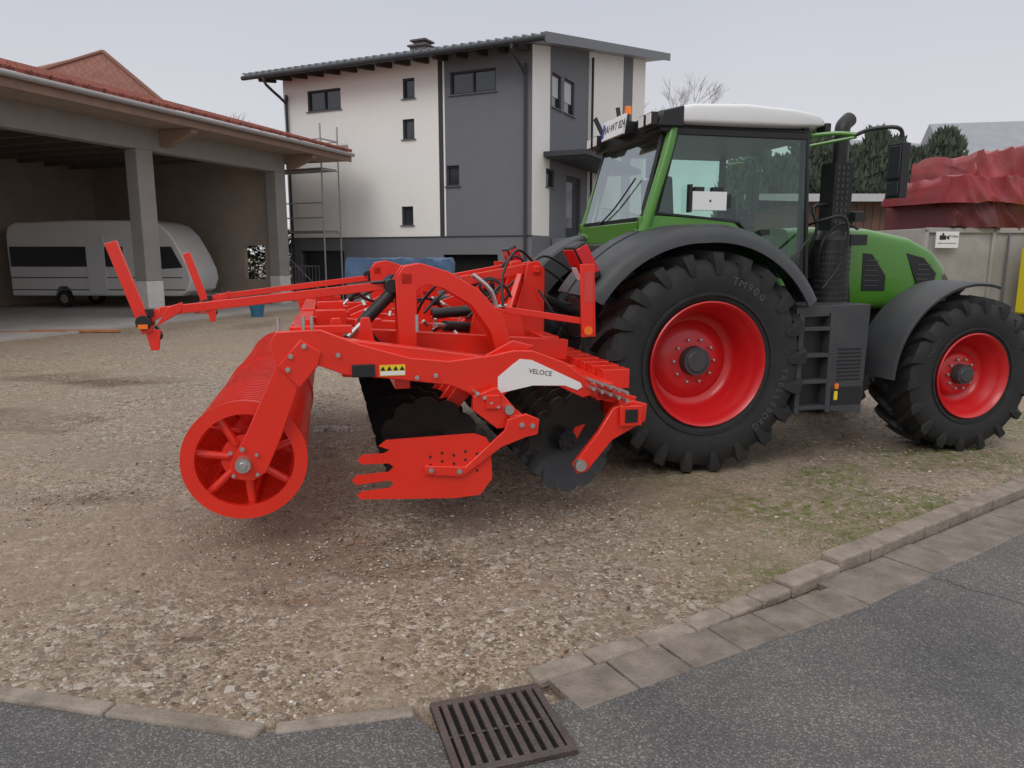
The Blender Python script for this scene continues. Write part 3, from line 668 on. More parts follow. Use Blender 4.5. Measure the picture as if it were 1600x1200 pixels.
for sg in(-1,1):
    b=MB();a,c=yb2(sg,2.30,2.345)
    b.prism([(-1.58,.50),(-1.55,.44),(-1.48,.45),(-1.30,.66),(-1.06,.78),(-1.05,.90),(-1.16,.93),(-1.30,.88),(-1.40,.72)],a,c)
    b.prism([(-1.46,1.06),(-1.30,1.0),(-1.08,.93),(-1.12,.86),(-1.34,.92),(-1.50,.98)],*yb2(sg,2.20,2.24));b.beam((-1.22,sg*2.2,.9),(-1.22,sg*2.33,.9),.06,.06)
    hp(b,"side_disc_arm",RED,.006)
b=MB();b.cyl((-1.53,-2.34,.50),(-1.53,-2.37,.50),.045,.04,16)
for i in range(5):
    for k in(0,1): b.cyl((-1.46+i*.06,-2.25,1.03-i*.022+k*.05),(-1.46+i*.06,-2.40,1.03-i*.022+k*.05),.013,.013,6)
for x,z in((-1.2,.88),(-1.12,.86),(-1.15,.8)): b.bolt(x,-2.346,z,.014)
for i in range(4): b.cyl((-2.25+i*.045,-2.25,1.03-i*.03),(-2.25+i*.045,-2.42,1.04-i*.03),.013,.013,6)
hp(b,"clamp_bolt",STEEL,0,True)
for sg in(-1,1):
    b=MB();b.prism([(-2.83,.775),(-2.28,.785),(-2.20,.755),(-2.17,.70),(-2.16,.48),(-2.24,.375),(-2.40,.365),(-3.0,.405),(-3.02,.43),(-3.0,.455),(-2.82,.465),(-2.79,.49),(-2.82,.515),(-3.02,.50),(-3.05,.53),(-3.02,.56),(-2.82,.57),(-2.79,.60),(-2.82,.625),(-2.99,.63),(-3.01,.66),(-2.98,.69),(-2.85,.69),(-2.81,.71),(-2.88,.74)],*yb2(sg,2.42,2.43),0)
    for i in range(5):
        for j in range(3): b.cyl((-2.56+i*.075,sg*2.4315,.54+j*.055+(i%2)*.02),(-2.56+i*.075,sg*2.4325,.54+j*.055+(i%2)*.02),.009,.009,10,1)
    hp(b,"deflector_plate",[RED,BLACK],0)
    b=MB();a,c=yb2(sg,2.43,2.455);b.prism([(-2.60,.60),(-2.60,.54),(-2.36,.51),(-2.10,.69),(-1.94,.745),(-1.86,.76),(-1.85,.86),(-1.94,.90),(-2.06,.87),(-2.08,.80),(-2.34,.575)],a,c)
    b.prism([(-2.27,1.02),(-2.12,1.07),(-2.0,.93),(-2.02,.80),(-2.12,.80),(-2.28,.93)],*yb2(sg,2.34,2.40));b.beam((-2.15,sg*2.1,.98),(-2.15,sg*2.42,.98),.09,.09);b.beam((-2.0,sg*2.15,.85),(-2.0,sg*2.45,.85),.09,.09)
    hp(b,"deflector_arm",RED,.005)
b=MB()
for x,z in((-2.56,.57),(-2.38,.55),(-1.97,.83),(-1.90,.82)): b.bolt(x,-2.455,z,.018)
b.cyl((-2.05,-2.40,.93),(-2.05,-2.46,.93),.03,.03,12);hp(b,"bolt",STEEL,0,True)
def disc_mesh():
    b=MB();n=120;R=.36;rings=[(0.05,.085),(.12,.078),(.2,.055),(.28,.022),(1,-.0)];vs=[]
    for side in(0,1):
        for r,y in rings:
            for i in range(n):
                a=2*pi*i/n;rr=r;y_=y
                if r==1: rr=R-.034*(.5+.5*math.cos(2*pi*(i%10)/10))**3; y_=-.022
                vs.append((rr*math.cos(a),y_+(.006 if side else 0),rr*math.sin(a)))
    k=len(rings);fs=[]
    for side in(0,1):
        o=side*k*n
        for q in range(k-1):
            for i in range(n):
                t=(o+q*n+i,o+q*n+(i+1)%n,o+(q+1)*n+(i+1)%n,o+(q+1)*n+i);fs.append(t if side==0 else t[::-1])
    for i in range(n): fs.append(((k-1)*n+i,(k-1)*n+(i+1)%n,(2*k-1)*n+(i+1)%n,(2*k-1)*n+i))
    b.add(vs,fs,0);b.cyl((0,.03,0),(0,.14,0),.075,.06,20,0)
    for i in range(6): b.cyl((.052*math.cos(i*1.047),.02,.052*math.sin(i*1.047)),(.052*math.cos(i*1.047),.04,.052*math.sin(i*1.047)),.009,.009,6,0)
    return b
def arm_mesh():
    b=MB();b.prism([(.0,-.05),(.06,-.05),(.15,.10),(.22,.26),(.36,.40),(.42,.40),(.42,.47),(.32,.47),(.20,.40),(.09,.25),(.0,.06)],.100,.13);b.box(.26,.46,.05,.18,.36,.50)
    return b
dm=None
for row,(x0,z0,yaw) in enumerate(((-1.52,.60,rad(16)),(-2.50,.60,rad(-16)))):
    for y in np.arange(-2.10,2.15,.205):
        if abs(y)<.09:continue
        loc=(x0-HX,y+(.08 if row else 0),z0)
        if dm is None:
            d=disc_mesh().make("disc",DISC,Hr,ang=30);ar=arm_mesh().make("disc_arm",RED,Hr,.004);dm=d;am=ar
        else:
            d=dm.copy();COL.objects.link(d);d.parent=Hr;ar=am.copy();COL.objects.link(ar);ar.parent=Hr
        d.location=loc;d.rotation_euler=(0,random.uniform(0,1),yaw);ar.location=loc;ar.rotation_euler=(0,0,0)
arch=[(-2.66,1.12),(-2.68,1.74),(-2.62,1.83),(-2.50,1.85),(-2.3,1.79),(-2.08,1.66),(-1.90,1.46),(-1.80,1.12),(-1.93,1.12),(-2.00,1.36),(-2.14,1.55),(-2.34,1.67),(-2.46,1.70),(-2.53,1.66),(-2.54,1.12)]
for sg in(-1,1):
    b=MB()
    for yy in(1.42,1.62): b.prism(arch,*yb2(sg,yy,yy+.03))
    b.beam((-2.6,sg*1.42,1.74),(-2.6,sg*1.65,1.74),.08,.08)
    hp(b,"lifting_arch",RED,.005)
    y=sg*1.54;b=MB();b.cyl((-2.92,y,1.42),(-2.66,y,1.68),.045,.045,18,0);b.cyl((-3.05,y,1.29),(-2.9,y,1.44),.022,.022,12,1);b.cyl((-2.70,y-.06,1.69),(-2.70,y+.06,1.69),.05,.05,16,0);b.cyl((-3.05,y-.08,1.30),(-3.05,y+.08,1.30),.05,.05,16,0);hp(b,"hydraulic_cylinder",[BLACK,STEEL],.003)
    y=sg*.75;b=MB();b.cyl((-1.9,y,1.45),(-2.3,y,1.42),.045,.045,18,0);b.cyl((-1.6,y,1.48),(-1.9,y,1.45),.022,.022,12,1);hp(b,"hydraulic_cylinder",[BLACK,STEEL],.003)
    b=MB();b.cyl((-2.25,sg*1.1,1.35),(-1.95,sg*.8,1.3),.045,.045,18,0);b.cyl((-2.35,sg*1.25,1.37),(-2.25,sg*1.1,1.35),.022,.022,12,1);hp(b,"hydraulic_cylinder",[BLACK,STEEL],.003)
b=MB()
for y in(-.42,-.25,.22,.39):
    b.prism([(-1.62,1.05),(-1.30,1.0),(-1.22,1.05),(-1.22,1.78),(-1.28,1.86),(-1.38,1.84),(-1.46,1.5)],y,y+.025)
for y in(-.33,.33):
    b.beam((-1.34,y,1.79),(-2.30,y,1.62),.05,.09);b.beam((-2.30,y,1.62),(-2.95,y,1.35),.05,.09);b.beam((-1.30,y,1.35),(-1.9,y,1.2),.06,.12)
    b.beam((-2.3,y,1.62),(-2.3,y,1.2),.06,.08)
b.beam((-1.30,-.9,1.15),(-1.30,.9,1.15),.14,.14);b.beam((-1.3,-.45,1.78),(-1.3,.45,1.78),.06,.06);b.beam((-2.3,-.4,1.62),(-2.3,.4,1.62),.07,.07)
for y in(-.55,.55): b.prism([(-1.36,.72),(-1.2,.70),(-1.15,.85),(-1.22,1.2),(-1.38,1.2)],y-.015,y+.015)
for sg in(-1,1):
    b.prism([(-2.05,1.2),(-1.55,1.15),(-1.6,1.42),(-1.85,1.5),(-2.0,1.45)],*yb2(sg,1.0,1.03));b.prism([(-2.05,1.2),(-1.55,1.15),(-1.6,1.42),(-1.85,1.5),(-2.0,1.45)],*yb2(sg,.7,.73))
    b.beam((-1.45,sg*.4,1.72),(-1.7,sg*1.0,1.45),.05,.06);b.beam((-1.8,sg*.7,1.35),(-1.8,sg*1.03,1.35),.05,.05)
hp(b,"headstock",RED,.006)
for sg in(-1,1):
    b=MB();b.box(-2.95,-2.75,sg*1.1-.06,sg*1.1+.06,1.22,1.42);hp(b,"valve_bracket",RED,.006)
    b=MB();b.cyl((-2.6,sg*.9,1.25),(-2.6,sg*1.3,1.25),.05,.05,14);hp(b,"hinge_pin",RED,.004)
    b=MB();b.box(-3.25,-3.0,sg*.6-.05,sg*.6+.05,1.30,1.46);hp(b,"valve_bracket",RED,.006)
    b=MB();b.beam((-3.4,sg*1.9,1.42),(-3.0,sg*1.9,1.42),.07,.05);hp(b,"stop_bar",RED,.004)
    b=MB();b.beam((-2.9,sg*1.75,1.30),(-2.6,sg*1.75,1.2),.07,.05);hp(b,"stop_bar",RED,.004)
for sg,x0,z0,x1,z1 in((-1,-2.75,1.69,-4.25,1.53),(1,-2.7,1.66,-4.30,1.47)):
    y=sg*1.5
    P=empty("marker_arm",None,None,OFF,parent=Hr)
    b=MB();b.beam((x0,y,z0),(x1,y,z1),.04,.06);b.beam((x1,y,z1),(x1-.12,y,z1-.08),.05,.06);b.prism([(x1-.03,z1-.10),(x1+.05,z1+.03),(x1+.14,z1+.06),(x1+.14,z1+.0)],y-.025,y+.025);b.make("marker_bar",RED,P,.004)
    b=MB();xb=x1-.10;b.beam((xb+.02,y-.03,z1-.14),(xb-.16,y-.03,z1+.46),.045,.075,None,(1,0,0));b.make("marker_pole",RED,P,.004)
    b=MB();b.cyl((xb,y-.07,z1-.07),(xb,y+.07,z1-.07),.05,.05,14);b.box(xb-.04,xb+.06,y-.05,y+.05,z1-.03,z1+.02);b.tube([(xb+.06,y,z1-.1),(xb+.1,y-.03,z1-.16),(xb+.05,y,z1-.2),(xb,y+.03,z1-.15)],.012,8);b.make("marker_clamp",BLACK,P,.004)
    b=MB();b.prism([(xb+.0,z1-.12),(xb+.10,z1-.12),(xb+.08,z1-.26),(xb+.03,z1-.26)],y-.04,y-.02);b.make("marker_hook",RED,P,.003)
b=MB();b.box(-4.38,-4.32,-1.585,-1.57,1.42,1.45);hp(b,"amber_reflector",ORANGE,0)
for sg in(-1,1):
    y=sg*1.5;P=empty("front_marker",None,None,OFF,parent=Hr)
    b=MB();b.beam((-1.85,y,1.50),(-1.22,y,1.40),.04,.05);b.beam((-1.9,y,1.42),(-1.85,y,1.15),.05,.05);b.make("marker_bracket",RED,P,.004)
    b=MB();b.beam((-1.20,y-.03,1.28),(-1.22,y-.03,1.84),.02,.10,None,(1,0,0));b.beam((-1.14,y,1.28),(-1.16,y,1.84),.06,.02,None,(1,0,0));b.make("marker_board",RED,P,.004)
    b=MB();b.cyl((-1.20,y-.045,1.33),(-1.20,y-.055,1.33),.035,.035,16);b.make("reflector",ORANGE,P)
b=MB();b.box(-1.235,-1.165,-1.543,-1.5405,1.55,1.78);hp(b,"reflective_strip",mat("strip_red",(.65,.06,.05),.3),0)
hs=[[(-1.3,-.3,1.85),(-1.5,-.5,1.95),(-1.7,-.8,1.75),(-1.75,-1.0,1.5)],[(-2.9,-1.5,1.5),(-2.8,-1.4,1.28),(-2.6,-1.3,1.24),(-2.3,-1.2,1.35)],[(-2.75,-1.55,1.72),(-2.95,-1.4,1.68),(-2.8,-1.0,1.55),(-2.4,-.8,1.55)],[(-.6,-.2,1.5),(-.9,-.25,1.75),(-1.2,-.3,1.9),(-1.4,-.35,1.7),(-1.6,-.4,1.5)],[(-.6,.1,1.5),(-.9,.0,1.65),(-1.2,-.05,1.8),(-1.5,-.1,1.6)],[(-.6,.2,1.4),(-1.0,.3,1.5),(-1.3,.3,1.9),(-1.6,.3,1.6)],[(-2.3,-.3,1.7),(-2.5,-.1,1.75),(-2.7,.1,1.6),(-2.9,.3,1.5)],[(-1.55,-.8,1.35),(-1.7,-.85,1.65),(-1.85,-.9,1.55),(-2.05,-1.0,1.4)],[(-.65,-.3,1.3),(-.95,-.5,1.15),(-1.15,-.6,1.35),(-1.3,-.5,1.6)],[(-2.0,-1.3,1.55),(-2.2,-1.25,1.75),(-2.4,-1.2,1.6),(-2.5,-1.1,1.4)],[(-2.4,-1.0,1.45),(-2.2,-.9,1.62),(-2.0,-.6,1.58),(-1.7,-.5,1.45)],[(-2.6,-1.0,1.4),(-2.35,-.7,1.55),(-2.1,-.5,1.42),(-1.8,-.2,1.5)]]
for h_ in hs:
    b=MB();b.tube(h_,.012,8,0,6);hp(b,"hydraulic_hose",BLACK,0)
b=MB()
for k in range(3):
    c=(-1.75,-.55+k*.02,1.62+k*.01);b.tube([(c[0]+.09*math.cos(a),c[1]+.01*a,c[2]+.07*math.sin(a)) for a in np.linspace(0,6.1,14)],.009,6,0,2)
hp(b,"coiled_cable",BLACK,0)
b=MB()
for i in range(26):
    x=random.uniform(-2.9,-1.4);y=random.uniform(-1.4,.6);z=random.uniform(1.28,1.5);b.cyl((x,y,z),(x+random.uniform(-.05,.05),y+random.uniform(-.05,.05),z+.04),.014,.014,8)
for x in(-3.25,-3.3,-3.45,-2.6): b.cyl((x,-2.2,1.42),(x,-2.2,1.53),.012,.012,8)
hp(b,"hose_fitting",STEEL,0,True)
b=MB();b.tube([(-2.0,-1.0,1.75),(-1.85,-1.0,1.62),(-1.8,-1.0,1.45)],.02,8);hp(b,"depth_indicator",STEEL,0)

# ------------------------------------------------------------ house
def facade(b,u0,u1,holes,zone,topf,fn,z0=0,us=(),zs=(),rev=.14,rmi=1):
    U=sorted(set([u0,u1]+[h[0] for h in holes]+[h[1] for h in holes]+list(us)))
    Z=sorted(set([z0]+[h[2] for h in holes]+[h[3] for h in holes]+list(zs)))+[None]
    for i in range(len(U)-1):
        for j in range(len(Z)-1):
            a,c=U[i],U[i+1];z,z2=Z[j],Z[j+1];um=(a+c)/2;zm=(z+(z2 if z2 is not None else z+1))/2
            if any(h[0]<um<h[1] and h[2]<zm<h[3] for h in holes):continue
            p=[fn(a,z,0),fn(c,z,0),fn(c,z2 if z2 is not None else topf(c),0),fn(a,z2 if z2 is not None else topf(a),0)]
            b.add(p,[(0,1,2,3)],zone(um,zm))
    for h in holes:
        a,c,z,z2=h[:4]
        for q in(((a,z),(c,z)),((c,z),(c,z2)),((c,z2),(a,z2)),((a,z2),(a,z))):
            b.add([fn(*q[0],0),fn(*q[1],0),fn(*q[1],rev),fn(*q[0],rev)],[(0,1,2,3)],rmi)
PLW=mat("white_render",(.88,.865,.83),.85,0,.02,2.5,.15,60,0,(.80,.78,.75),.15)
PLG=mat("grey_render",(.17,.175,.19),.85,0,.06,2.5,.15,60)
PLD=mat("anthracite",(.042,.045,.052),.7,0,.1,3)
ROOFM=mat("roof_metal",(.26,.275,.29),.45,.3,.1,2)
WOODD=mat("dark_wood",(.04,.033,.028),.7,0,.2,8)
ZINC=mat("zinc_pipe",(.16,.165,.175),.5,.4)
BLIND=mat("roller_blind",(.55,.56,.58),.7)
K=1.2
HO=empty("house","white and grey rendered house with low pitched metal roof","house",(.63*K,24*K,1.9-1.9*K),math.atan2(.905,.4254));HO.scale=(K,K,K)
fL=lambda u,z,d:(0+d,u,z)
fR=lambda u,z,d:(u,0+d,z)
LW=[(7.33,8.79,6.99,7.70),(4.28,4.74,7.09,7.74),(4.32,4.78,5.79,6.44),(4.44,4.90,2.95,3.58),(1.26,2.92,7.05,7.76),(2.62,3.10,4.19,4.85)]
LG=[(7.43,9.44,.0,2.09),(1.21,3.27,.0,1.95)]
RW=[(1.62,2.45,6.75,7.85),(2.72,3.7,6.75,7.9),(1.15,1.9,4.15,4.75)]
RD=[(3.0,4.5,2.56,4.7)]
b=MB()
facade(b,0,9.9,LW+LG,lambda u,z:1 if z<2.56 or u<3.14 else (2 if 3.2<u<3.38 else 0),lambda u:8.3,fL,us=(3.14,3.2,3.38),zs=(2.56,))
facade(b,0,12.9,RW+RD,lambda u,z:1 if z<2.56 or 1.45<u<5.2 or 9.5<u<10.9 else 0,lambda u:8.3+.19*u,fR,us=(1.45,5.2,9.5,10.9),zs=(2.56,))
b.add([(12.9,0,0),(12.9,9.9,0),(12.9,9.9,10.75),(12.9,0,10.75)],[(0,1,2,3)],0);b.add([(0,9.9,0),(12.9,9.9,0),(12.9,9.9,10.75),(0,9.9,8.3)],[(0,1,2,3)],0)
b.box(-.03,0,-.03,9.93,2.53,2.56,2)
b.make("wall",[PLW,PLG,PLD],HO,smooth=False)
def window(h,fn,div=2,blind=False):
    a,c,z,z2=h;w=MB()
    w.add([fn(a,z,.12),fn(c,z,.12),fn(c,z2,.12),fn(a,z2,.12)],[(0,1,2,3)],0)
    if blind:
        w.add([fn(a+.05,z+(z2-z)*.35,.105),fn(c-.05,z+(z2-z)*.35,.105),fn(c-.05,z2-.03,.105),fn(a+.05,z2-.03,.105)],[(0,1,2,3)],1)
    wo=w.make("window",[WGL,BLIND],HO,smooth=False)
    f=MB();t=.055
    def bar(u0,u1,v0,v1):
        p0=Vector(fn(u0,v0,.06));p1=Vector(fn(u1,v1,.118));f.box(min(p0.x,p1.x),max(p0.x,p1.x),min(p0.y,p1.y),max(p0.y,p1.y),min(p0.z,p1.z),max(p0.z,p1.z))
    bar(a+.002,a+t,z+.002,z2-.002);bar(c-t,c-.002,z+.002,z2-.002);bar(a+t,c-t,z+.002,z+t);bar(a+t,c-t,z2-t,z2-.002)
    if div>1: m=(a+c)/2;bar(m-t/2,m+t/2,z+t,z2-t)
    f.make("frame",PLD,wo)
    f=MB();p0=Vector(fn(a-.06,z-.03,-.06));p1=Vector(fn(c+.06,z-.002,.05));f.box(min(p0.x,p1.x),max(p0.x,p1.x),min(p0.y,p1.y),max(p0.y,p1.y),p0.z,p1.z);f.make("sill",ZINC,wo)
for h in LW: window(h,fL,2 if h[1]-h[0]>1 else 1)
for i,h in enumerate(RW): window(h,fR,1,i<2)
b=MB();b.add([(.3,7.43,0),(.3,9.44,0),(.3,9.44,2.09),(.3,7.43,2.09)],[(0,1,2,3)]);b.make("garage_opening_fill",PLD,HO,smooth=False)
b=MB();b.add([(.3,1.21,0),(.3,3.27,0),(.3,3.27,1.95),(.3,1.21,1.95)],[(0,1,2,3)]);b.make("garage_opening_fill",SHADE,HO,smooth=False)  # near-black sheet paints the shade inside the dark garage opening
b=MB();b.box(3.0,4.5,.1,.14,2.56,4.7,0);b.box(3.2,3.8,.08,.1,2.9,4.5,1);b.make("door",[PLD,WGL],HO)
RP=empty("roof",None,None,(0,0,0),parent=HO)
b=MB();zr=lambda x:8.42+.19*x
b.prism([(-.85,zr(-.85)-.10),(-.85,zr(-.85)+.04),(14.2,zr(14.2)+.04),(14.2,zr(14.2)-.16)],-.75,10.9,0)
for i in range(40):
    y=-.7+i*.297;b.prism([(-.9,zr(-.9)+.045),(-.9,zr(-.9)+.09),(14.2,zr(14.2)+.09),(14.2,zr(14.2)+.045)],y,y+.07,0)
b.make("roof_sheet",ROOFM,RP,smooth=False)
b=MB();b.prism([(-.86,zr(-.86)-.20),(-.86,zr(-.86)+.10),(14.25,zr(14.25)+.10),(14.25,zr(14.25)-.22)],-.80,-.75,0);b.box(-.90,-.86,-.8,10.9,zr(-.88)-.16,zr(-.88)-.0,0);b.make("fascia",ZINC,RP,smooth=False)
for i in range(15):
    b=MB();y=.1+i*.72;b.prism([(-.78,zr(-.78)-.26),(-.82,zr(-.8)-.11),(.0,zr(0)-.11),(.0,zr(0)-.30)],y,y+.12);b.make("rafter",WOODD,RP,smooth=False)
b=MB();b.cyl((-.96,-.8,zr(-.9)-.08),(-.96,10.9,zr(-.9)-.10),.075,.075,10);b.make("gutter_pipe",PLD,RP)
b=MB();b.tube([(-.96,9.9,zr(-.9)-.15),(-.9,9.85,zr(-.9)-.4),(-.12,9.7,zr(-.9)-.9),(-.10,9.7,zr(-.9)-1.2),(-.10,9.7,.1)],.05,8,None,3);b.make("downpipe",PLD,HO)
b=MB();b.tube([(-.96,.25,zr(-.9)-.15),(-.9,.25,zr(-.9)-.35),(-.12,.2,zr(-.9)-.8),(-.10,.2,zr(-.9)-1.1),(-.10,.2,.1)],.05,8,None,3);b.make("downpipe",PLD,HO)
b=MB();b.tube([(5.35,-.1,9.1),(5.35,-.1,2.6)],.05,8);b.make("downpipe",PLD,HO)
b=MB();b.box(3.7,4.4,6.1,6.8,8.9,9.85);b.box(3.62,4.48,6.02,6.88,9.85,9.92);b.box(3.8,4.3,6.2,6.7,9.92,10.05);b.box(3.7,4.4,6.1,6.8,10.05,10.12);b.make("chimney",mat("chimney_brick",(.13,.115,.11),.85,0,.2,8),RP,.01)
b=MB();b.prism([(.9,5.08),(.9,5.24),(7.2,5.24),(7.2,5.08)],-1.5,-.02);b.box(1.0,7.1,-1.4,-.1,5.02,5.08);b.make("canopy",PLD,HO)
b=MB();b.box(1.6,8.5,-1.8,-.04,0,2.5);b.make("terrace",PLG,HO,smooth=False)
b=MB()
for x in np.arange(1.7,8.5,.14): b.cyl((x,-1.75,2.5),(x,-1.75,3.45),.01,.01,5)
b.cyl((1.65,-1.75,3.45),(8.5,-1.75,3.45),.025,.025,8);b.make("railing",ZINC,HO)
SCA=mat("galvanised_scaffold",(.38,.39,.40),.5,.6)
S=empty("scaffolding","galvanised steel scaffolding standing against the white house wall","scaffolding",(.63*K,24*K,1.9-1.9*K),math.atan2(.905,.4254));S.scale=(K,K,K)
b=MB()
for y in(7.2,9.75,12.3):
    for x in(-.45,-1.35): b.cyl((x,y,0.35),(x,y,6.3 if y<12 else 6.7),.028,.028,8)
    for z in(2.7,4.8,5.8): b.cyl((-.45,y,z),(-1.35,y,z),.025,.025,8)
for z in(3.2,3.7,5.3,5.8): b.cyl((-1.35,7.2,z),(-1.35,12.3,z),.022,.022,8)
b.cyl((-1.35,9.75,6.2),(-1.35,12.3,6.4),.02,.02,8)
b.cyl((-.45,7.2,5.8),(-.45,12.3,5.8),.02,.02,8);b.cyl((-1.35,7.2,.5),(-1.35,9.75,2.6),.018,.018,6)
b.make("scaffold_frame",SCA,S)
for z in(2.7,4.8):
    b=MB();b.box(-1.3,-.5,7.25,12.2,z,z+.07);b.make("scaffold_deck",mat("deck_board",(.24,.23,.22),.8),S)

# ------------------------------------------------------------ barn
CONC=mat("pillar_render",(.30,.28,.26),.9,0,.12,2,.3,40)
CONW=mat("pillar_base_white",(.64,.62,.59),.85,0,.1,3,.3,40,0,(.38,.35,.31),.4)
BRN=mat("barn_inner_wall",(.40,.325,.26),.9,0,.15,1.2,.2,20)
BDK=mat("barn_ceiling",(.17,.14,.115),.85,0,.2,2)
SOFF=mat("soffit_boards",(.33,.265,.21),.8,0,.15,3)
TILE=bpy.data.materials.new("roof_tile");TILE.use_nodes=True
def tile(mt,c1,c2,sx,ang=0,mort=.45):
    nt=mt.node_tree;N=nt.nodes;L=nt.links;P=N["Principled BSDF"];tc=N.new("ShaderNodeTexCoord")
    br=N.new("ShaderNodeTexBrick");br.inputs["Scale"].default_value=sx;br.inputs[1].default_value=(*c1,1);br.inputs[2].default_value=(*c2,1);br.inputs[3].default_value=(c1[0]*mort,c1[1]*mort,c1[2]*mort,1);br.inputs["Brick Width"].default_value=.3;br.inputs["Row Height"].default_value=.33;br.inputs["Mortar Size"].default_value=.018
    mp=N.new("ShaderNodeMapping");mp.inputs[2].default_value=(0,0,ang);L.new(tc.outputs["Object"],mp.inputs[0]);L.new(mp.outputs[0],br.inputs[0])
    nz=N.new("ShaderNodeTexNoise");nz.inputs["Scale"].default_value=1.2;nz.inputs["Detail"].default_value=6;L.new(tc.outputs["Object"],nz.inputs["Vector"])
    rr=N.new("ShaderNodeValToRGB");L.new(nz.outputs[0],rr.inputs[0]);rr.color_ramp.elements[0].color=(.6,.6,.62,1);rr.color_ramp.elements[1].color=(1.2,1.15,1.1,1)
    mm=N.new("ShaderNodeMix");mm.data_type='RGBA';mm.blend_type='MULTIPLY';mm.inputs[0].default_value=1;L.new(br.outputs[0],mm.inputs[6]);L.new(rr.outputs[0],mm.inputs[7]);L.new(mm.outputs[2],P.inputs["Base Color"]);P.inputs["Roughness"].default_value=.75
    bp=N.new("ShaderNodeBump");bp.inputs["Strength"].default_value=.6;L.new(br.outputs["Fac"],bp.inputs["Height"]);bp.invert=True;L.new(bp.outputs[0],P.inputs["Normal"])
tile(TILE,(.26,.068,.046),(.32,.09,.06),1,0)
BA=empty("barn","open fronted vehicle shed with rendered pillars and red tiled roof","barn",(-11.1,22,0),math.atan2(.94,.34))
for x in(-7.2,.35,6.70):
    b=MB();b.box(x,x+.62,0,.45,1.15,5.0,0);b.box(x-.01,x+.63,-.01,.46,0.08,1.15,1);b.make("pillar",[CONC,CONW],BA,.02)
b=MB();b.box(-14,7.35,.02,.43,5.0,5.72,0);b.make("lintel",CONC,BA,.01)
b=MB();fn=lambda u,z,d:(7.1+d,u,z)
facade(b,.46,9.5,[(.95,1.95,1.0,2.3)],lambda u,z:0,lambda u:5.7,fn,rev=.2,rmi=0)
b.add([(-14,9.5,0),(7.3,9.5,0),(7.3,9.5,7.5),(-14,9.5,7.5)],[(0,1,2,3)],0)
b.add([(-14,0,0),(-14,9.5,0),(-14,9.5,7.5),(-14,0,5.5)],[(0,1,2,3)],0)
b.prism([(.46,5.72),(9.5,5.72),(9.5,8.4),(.46,6.3)],7.1,7.3,1,'x')
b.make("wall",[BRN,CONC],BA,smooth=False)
RB=empty("roof",None,None,(0,0,0),parent=BA)
zt=lambda y:6.03+.268*(y+1.3)
XE=9.9
b=MB();b.prism([(-1.35,zt(-1.35)),(-1.35,zt(-1.35)+.09),(9.9,zt(9.9)+.09),(9.9,zt(9.9))],-14.5,XE,0,'x')
for i in range(49): b.cyl((-14.4+i*.505,-1.38,zt(-1.38)+.07),(-14.4+i*.505,9.9,zt(9.9)+.10),.05,.05,6)
b.make("roof_tiles",TILE,RB,smooth=False)
b=MB();b.box(-14.4,XE-.1,-1.25,.0,5.66,5.70,0);b.box(XE-.14,XE-.1,-1.25,0.0,5.7,6.3,0);b.make("soffit",SOFF,RB,smooth=False)
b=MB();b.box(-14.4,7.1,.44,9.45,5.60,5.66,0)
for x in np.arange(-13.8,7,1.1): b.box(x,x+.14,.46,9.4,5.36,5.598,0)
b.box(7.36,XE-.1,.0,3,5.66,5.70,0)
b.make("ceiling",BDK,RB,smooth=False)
b=MB();b.box(-14.5,XE,-1.33,-1.27,5.64,zt(-1.35)-.01,0);b.make("fascia_board",mat("fascia_wood",(.26,.165,.12),.7,0,.2,4),RB,smooth=False)
b=MB();b.cyl((-14.5,-1.42,zt(-1.35)-.09),(XE,-1.42,zt(-1.35)-.11),.075,.075,12);b.make("gutter",mat("grey_gutter",(.34,.32,.32),.5,.2),RB)
for x in(1.3,7.4):
    b=MB();b.prism([(-1.2,5.65),(-.0,5.65),(0,5.15),(-.35,5.2),(-1.2,5.52)],x,x+.25,0,'x');b.make("bracket",mat("bracket_wood",(.32,.22,.155),.8),BA,smooth=False)
b=MB();b.box(-14,9,-1.6,9.5,-.02,.075);b.make("shed_floor",mat("concrete_slab",(.46,.43,.40),.75,0,.15,.8,.2,30,0,(.26,.225,.19),.5),BA,smooth=False)
C=empty("caravan","white touring caravan with dark window band parked in the shed","caravan",(-14.6,26.4,.075),rad(-2));C.scale=(.89,1,1)
b=MB();cp=[(-3.7,.42),(-3.72,2.5),(-3.62,2.85),(-3.3,3.0),(-1.0,3.06),(2.1,3.05),(2.55,2.92),(2.95,2.55),(3.35,1.9),(3.6,1.35),(3.66,1.0),(3.5,.6),(3.2,.42),(-1.25,.42),(-1.3,.62),(-1.45,.74),(-1.75,.74),(-1.9,.62),(-1.95,.42)]
b.prism(cp,0,2.3);b.make("caravan_body",mat("caravan_white",(.76,.75,.72),.35,0,.05,1,0,40,.2),C,.07,seg=4)
b=MB();b.box(-3.6,1.0,-.025,-.004,1.45,2.15);b.make("window",WGL,C,.015)
b=MB();b.prism([(2.05,1.35),(2.05,2.15),(2.95,2.15),(3.36,1.42)],-.025,-.004);b.make("window",WGL,C,.015)
b=MB();b.box(-3.69,3.3,-.01,-.003,1.05,1.09);b.box(-3.69,3.4,-.01,-.003,.62,.66);b.box(-.5,.25,-.03,-.005,.5,2.5,1);b.text("Hobby",.24,txtM((2.15,-.012,2.45),(1,0,0),(0,0,1)),.002,0);b.make("trim_stripe",[mat("grey_stripe",(.12,.12,.13),.5),mat("door_white",(.70,.69,.67),.4)],C)
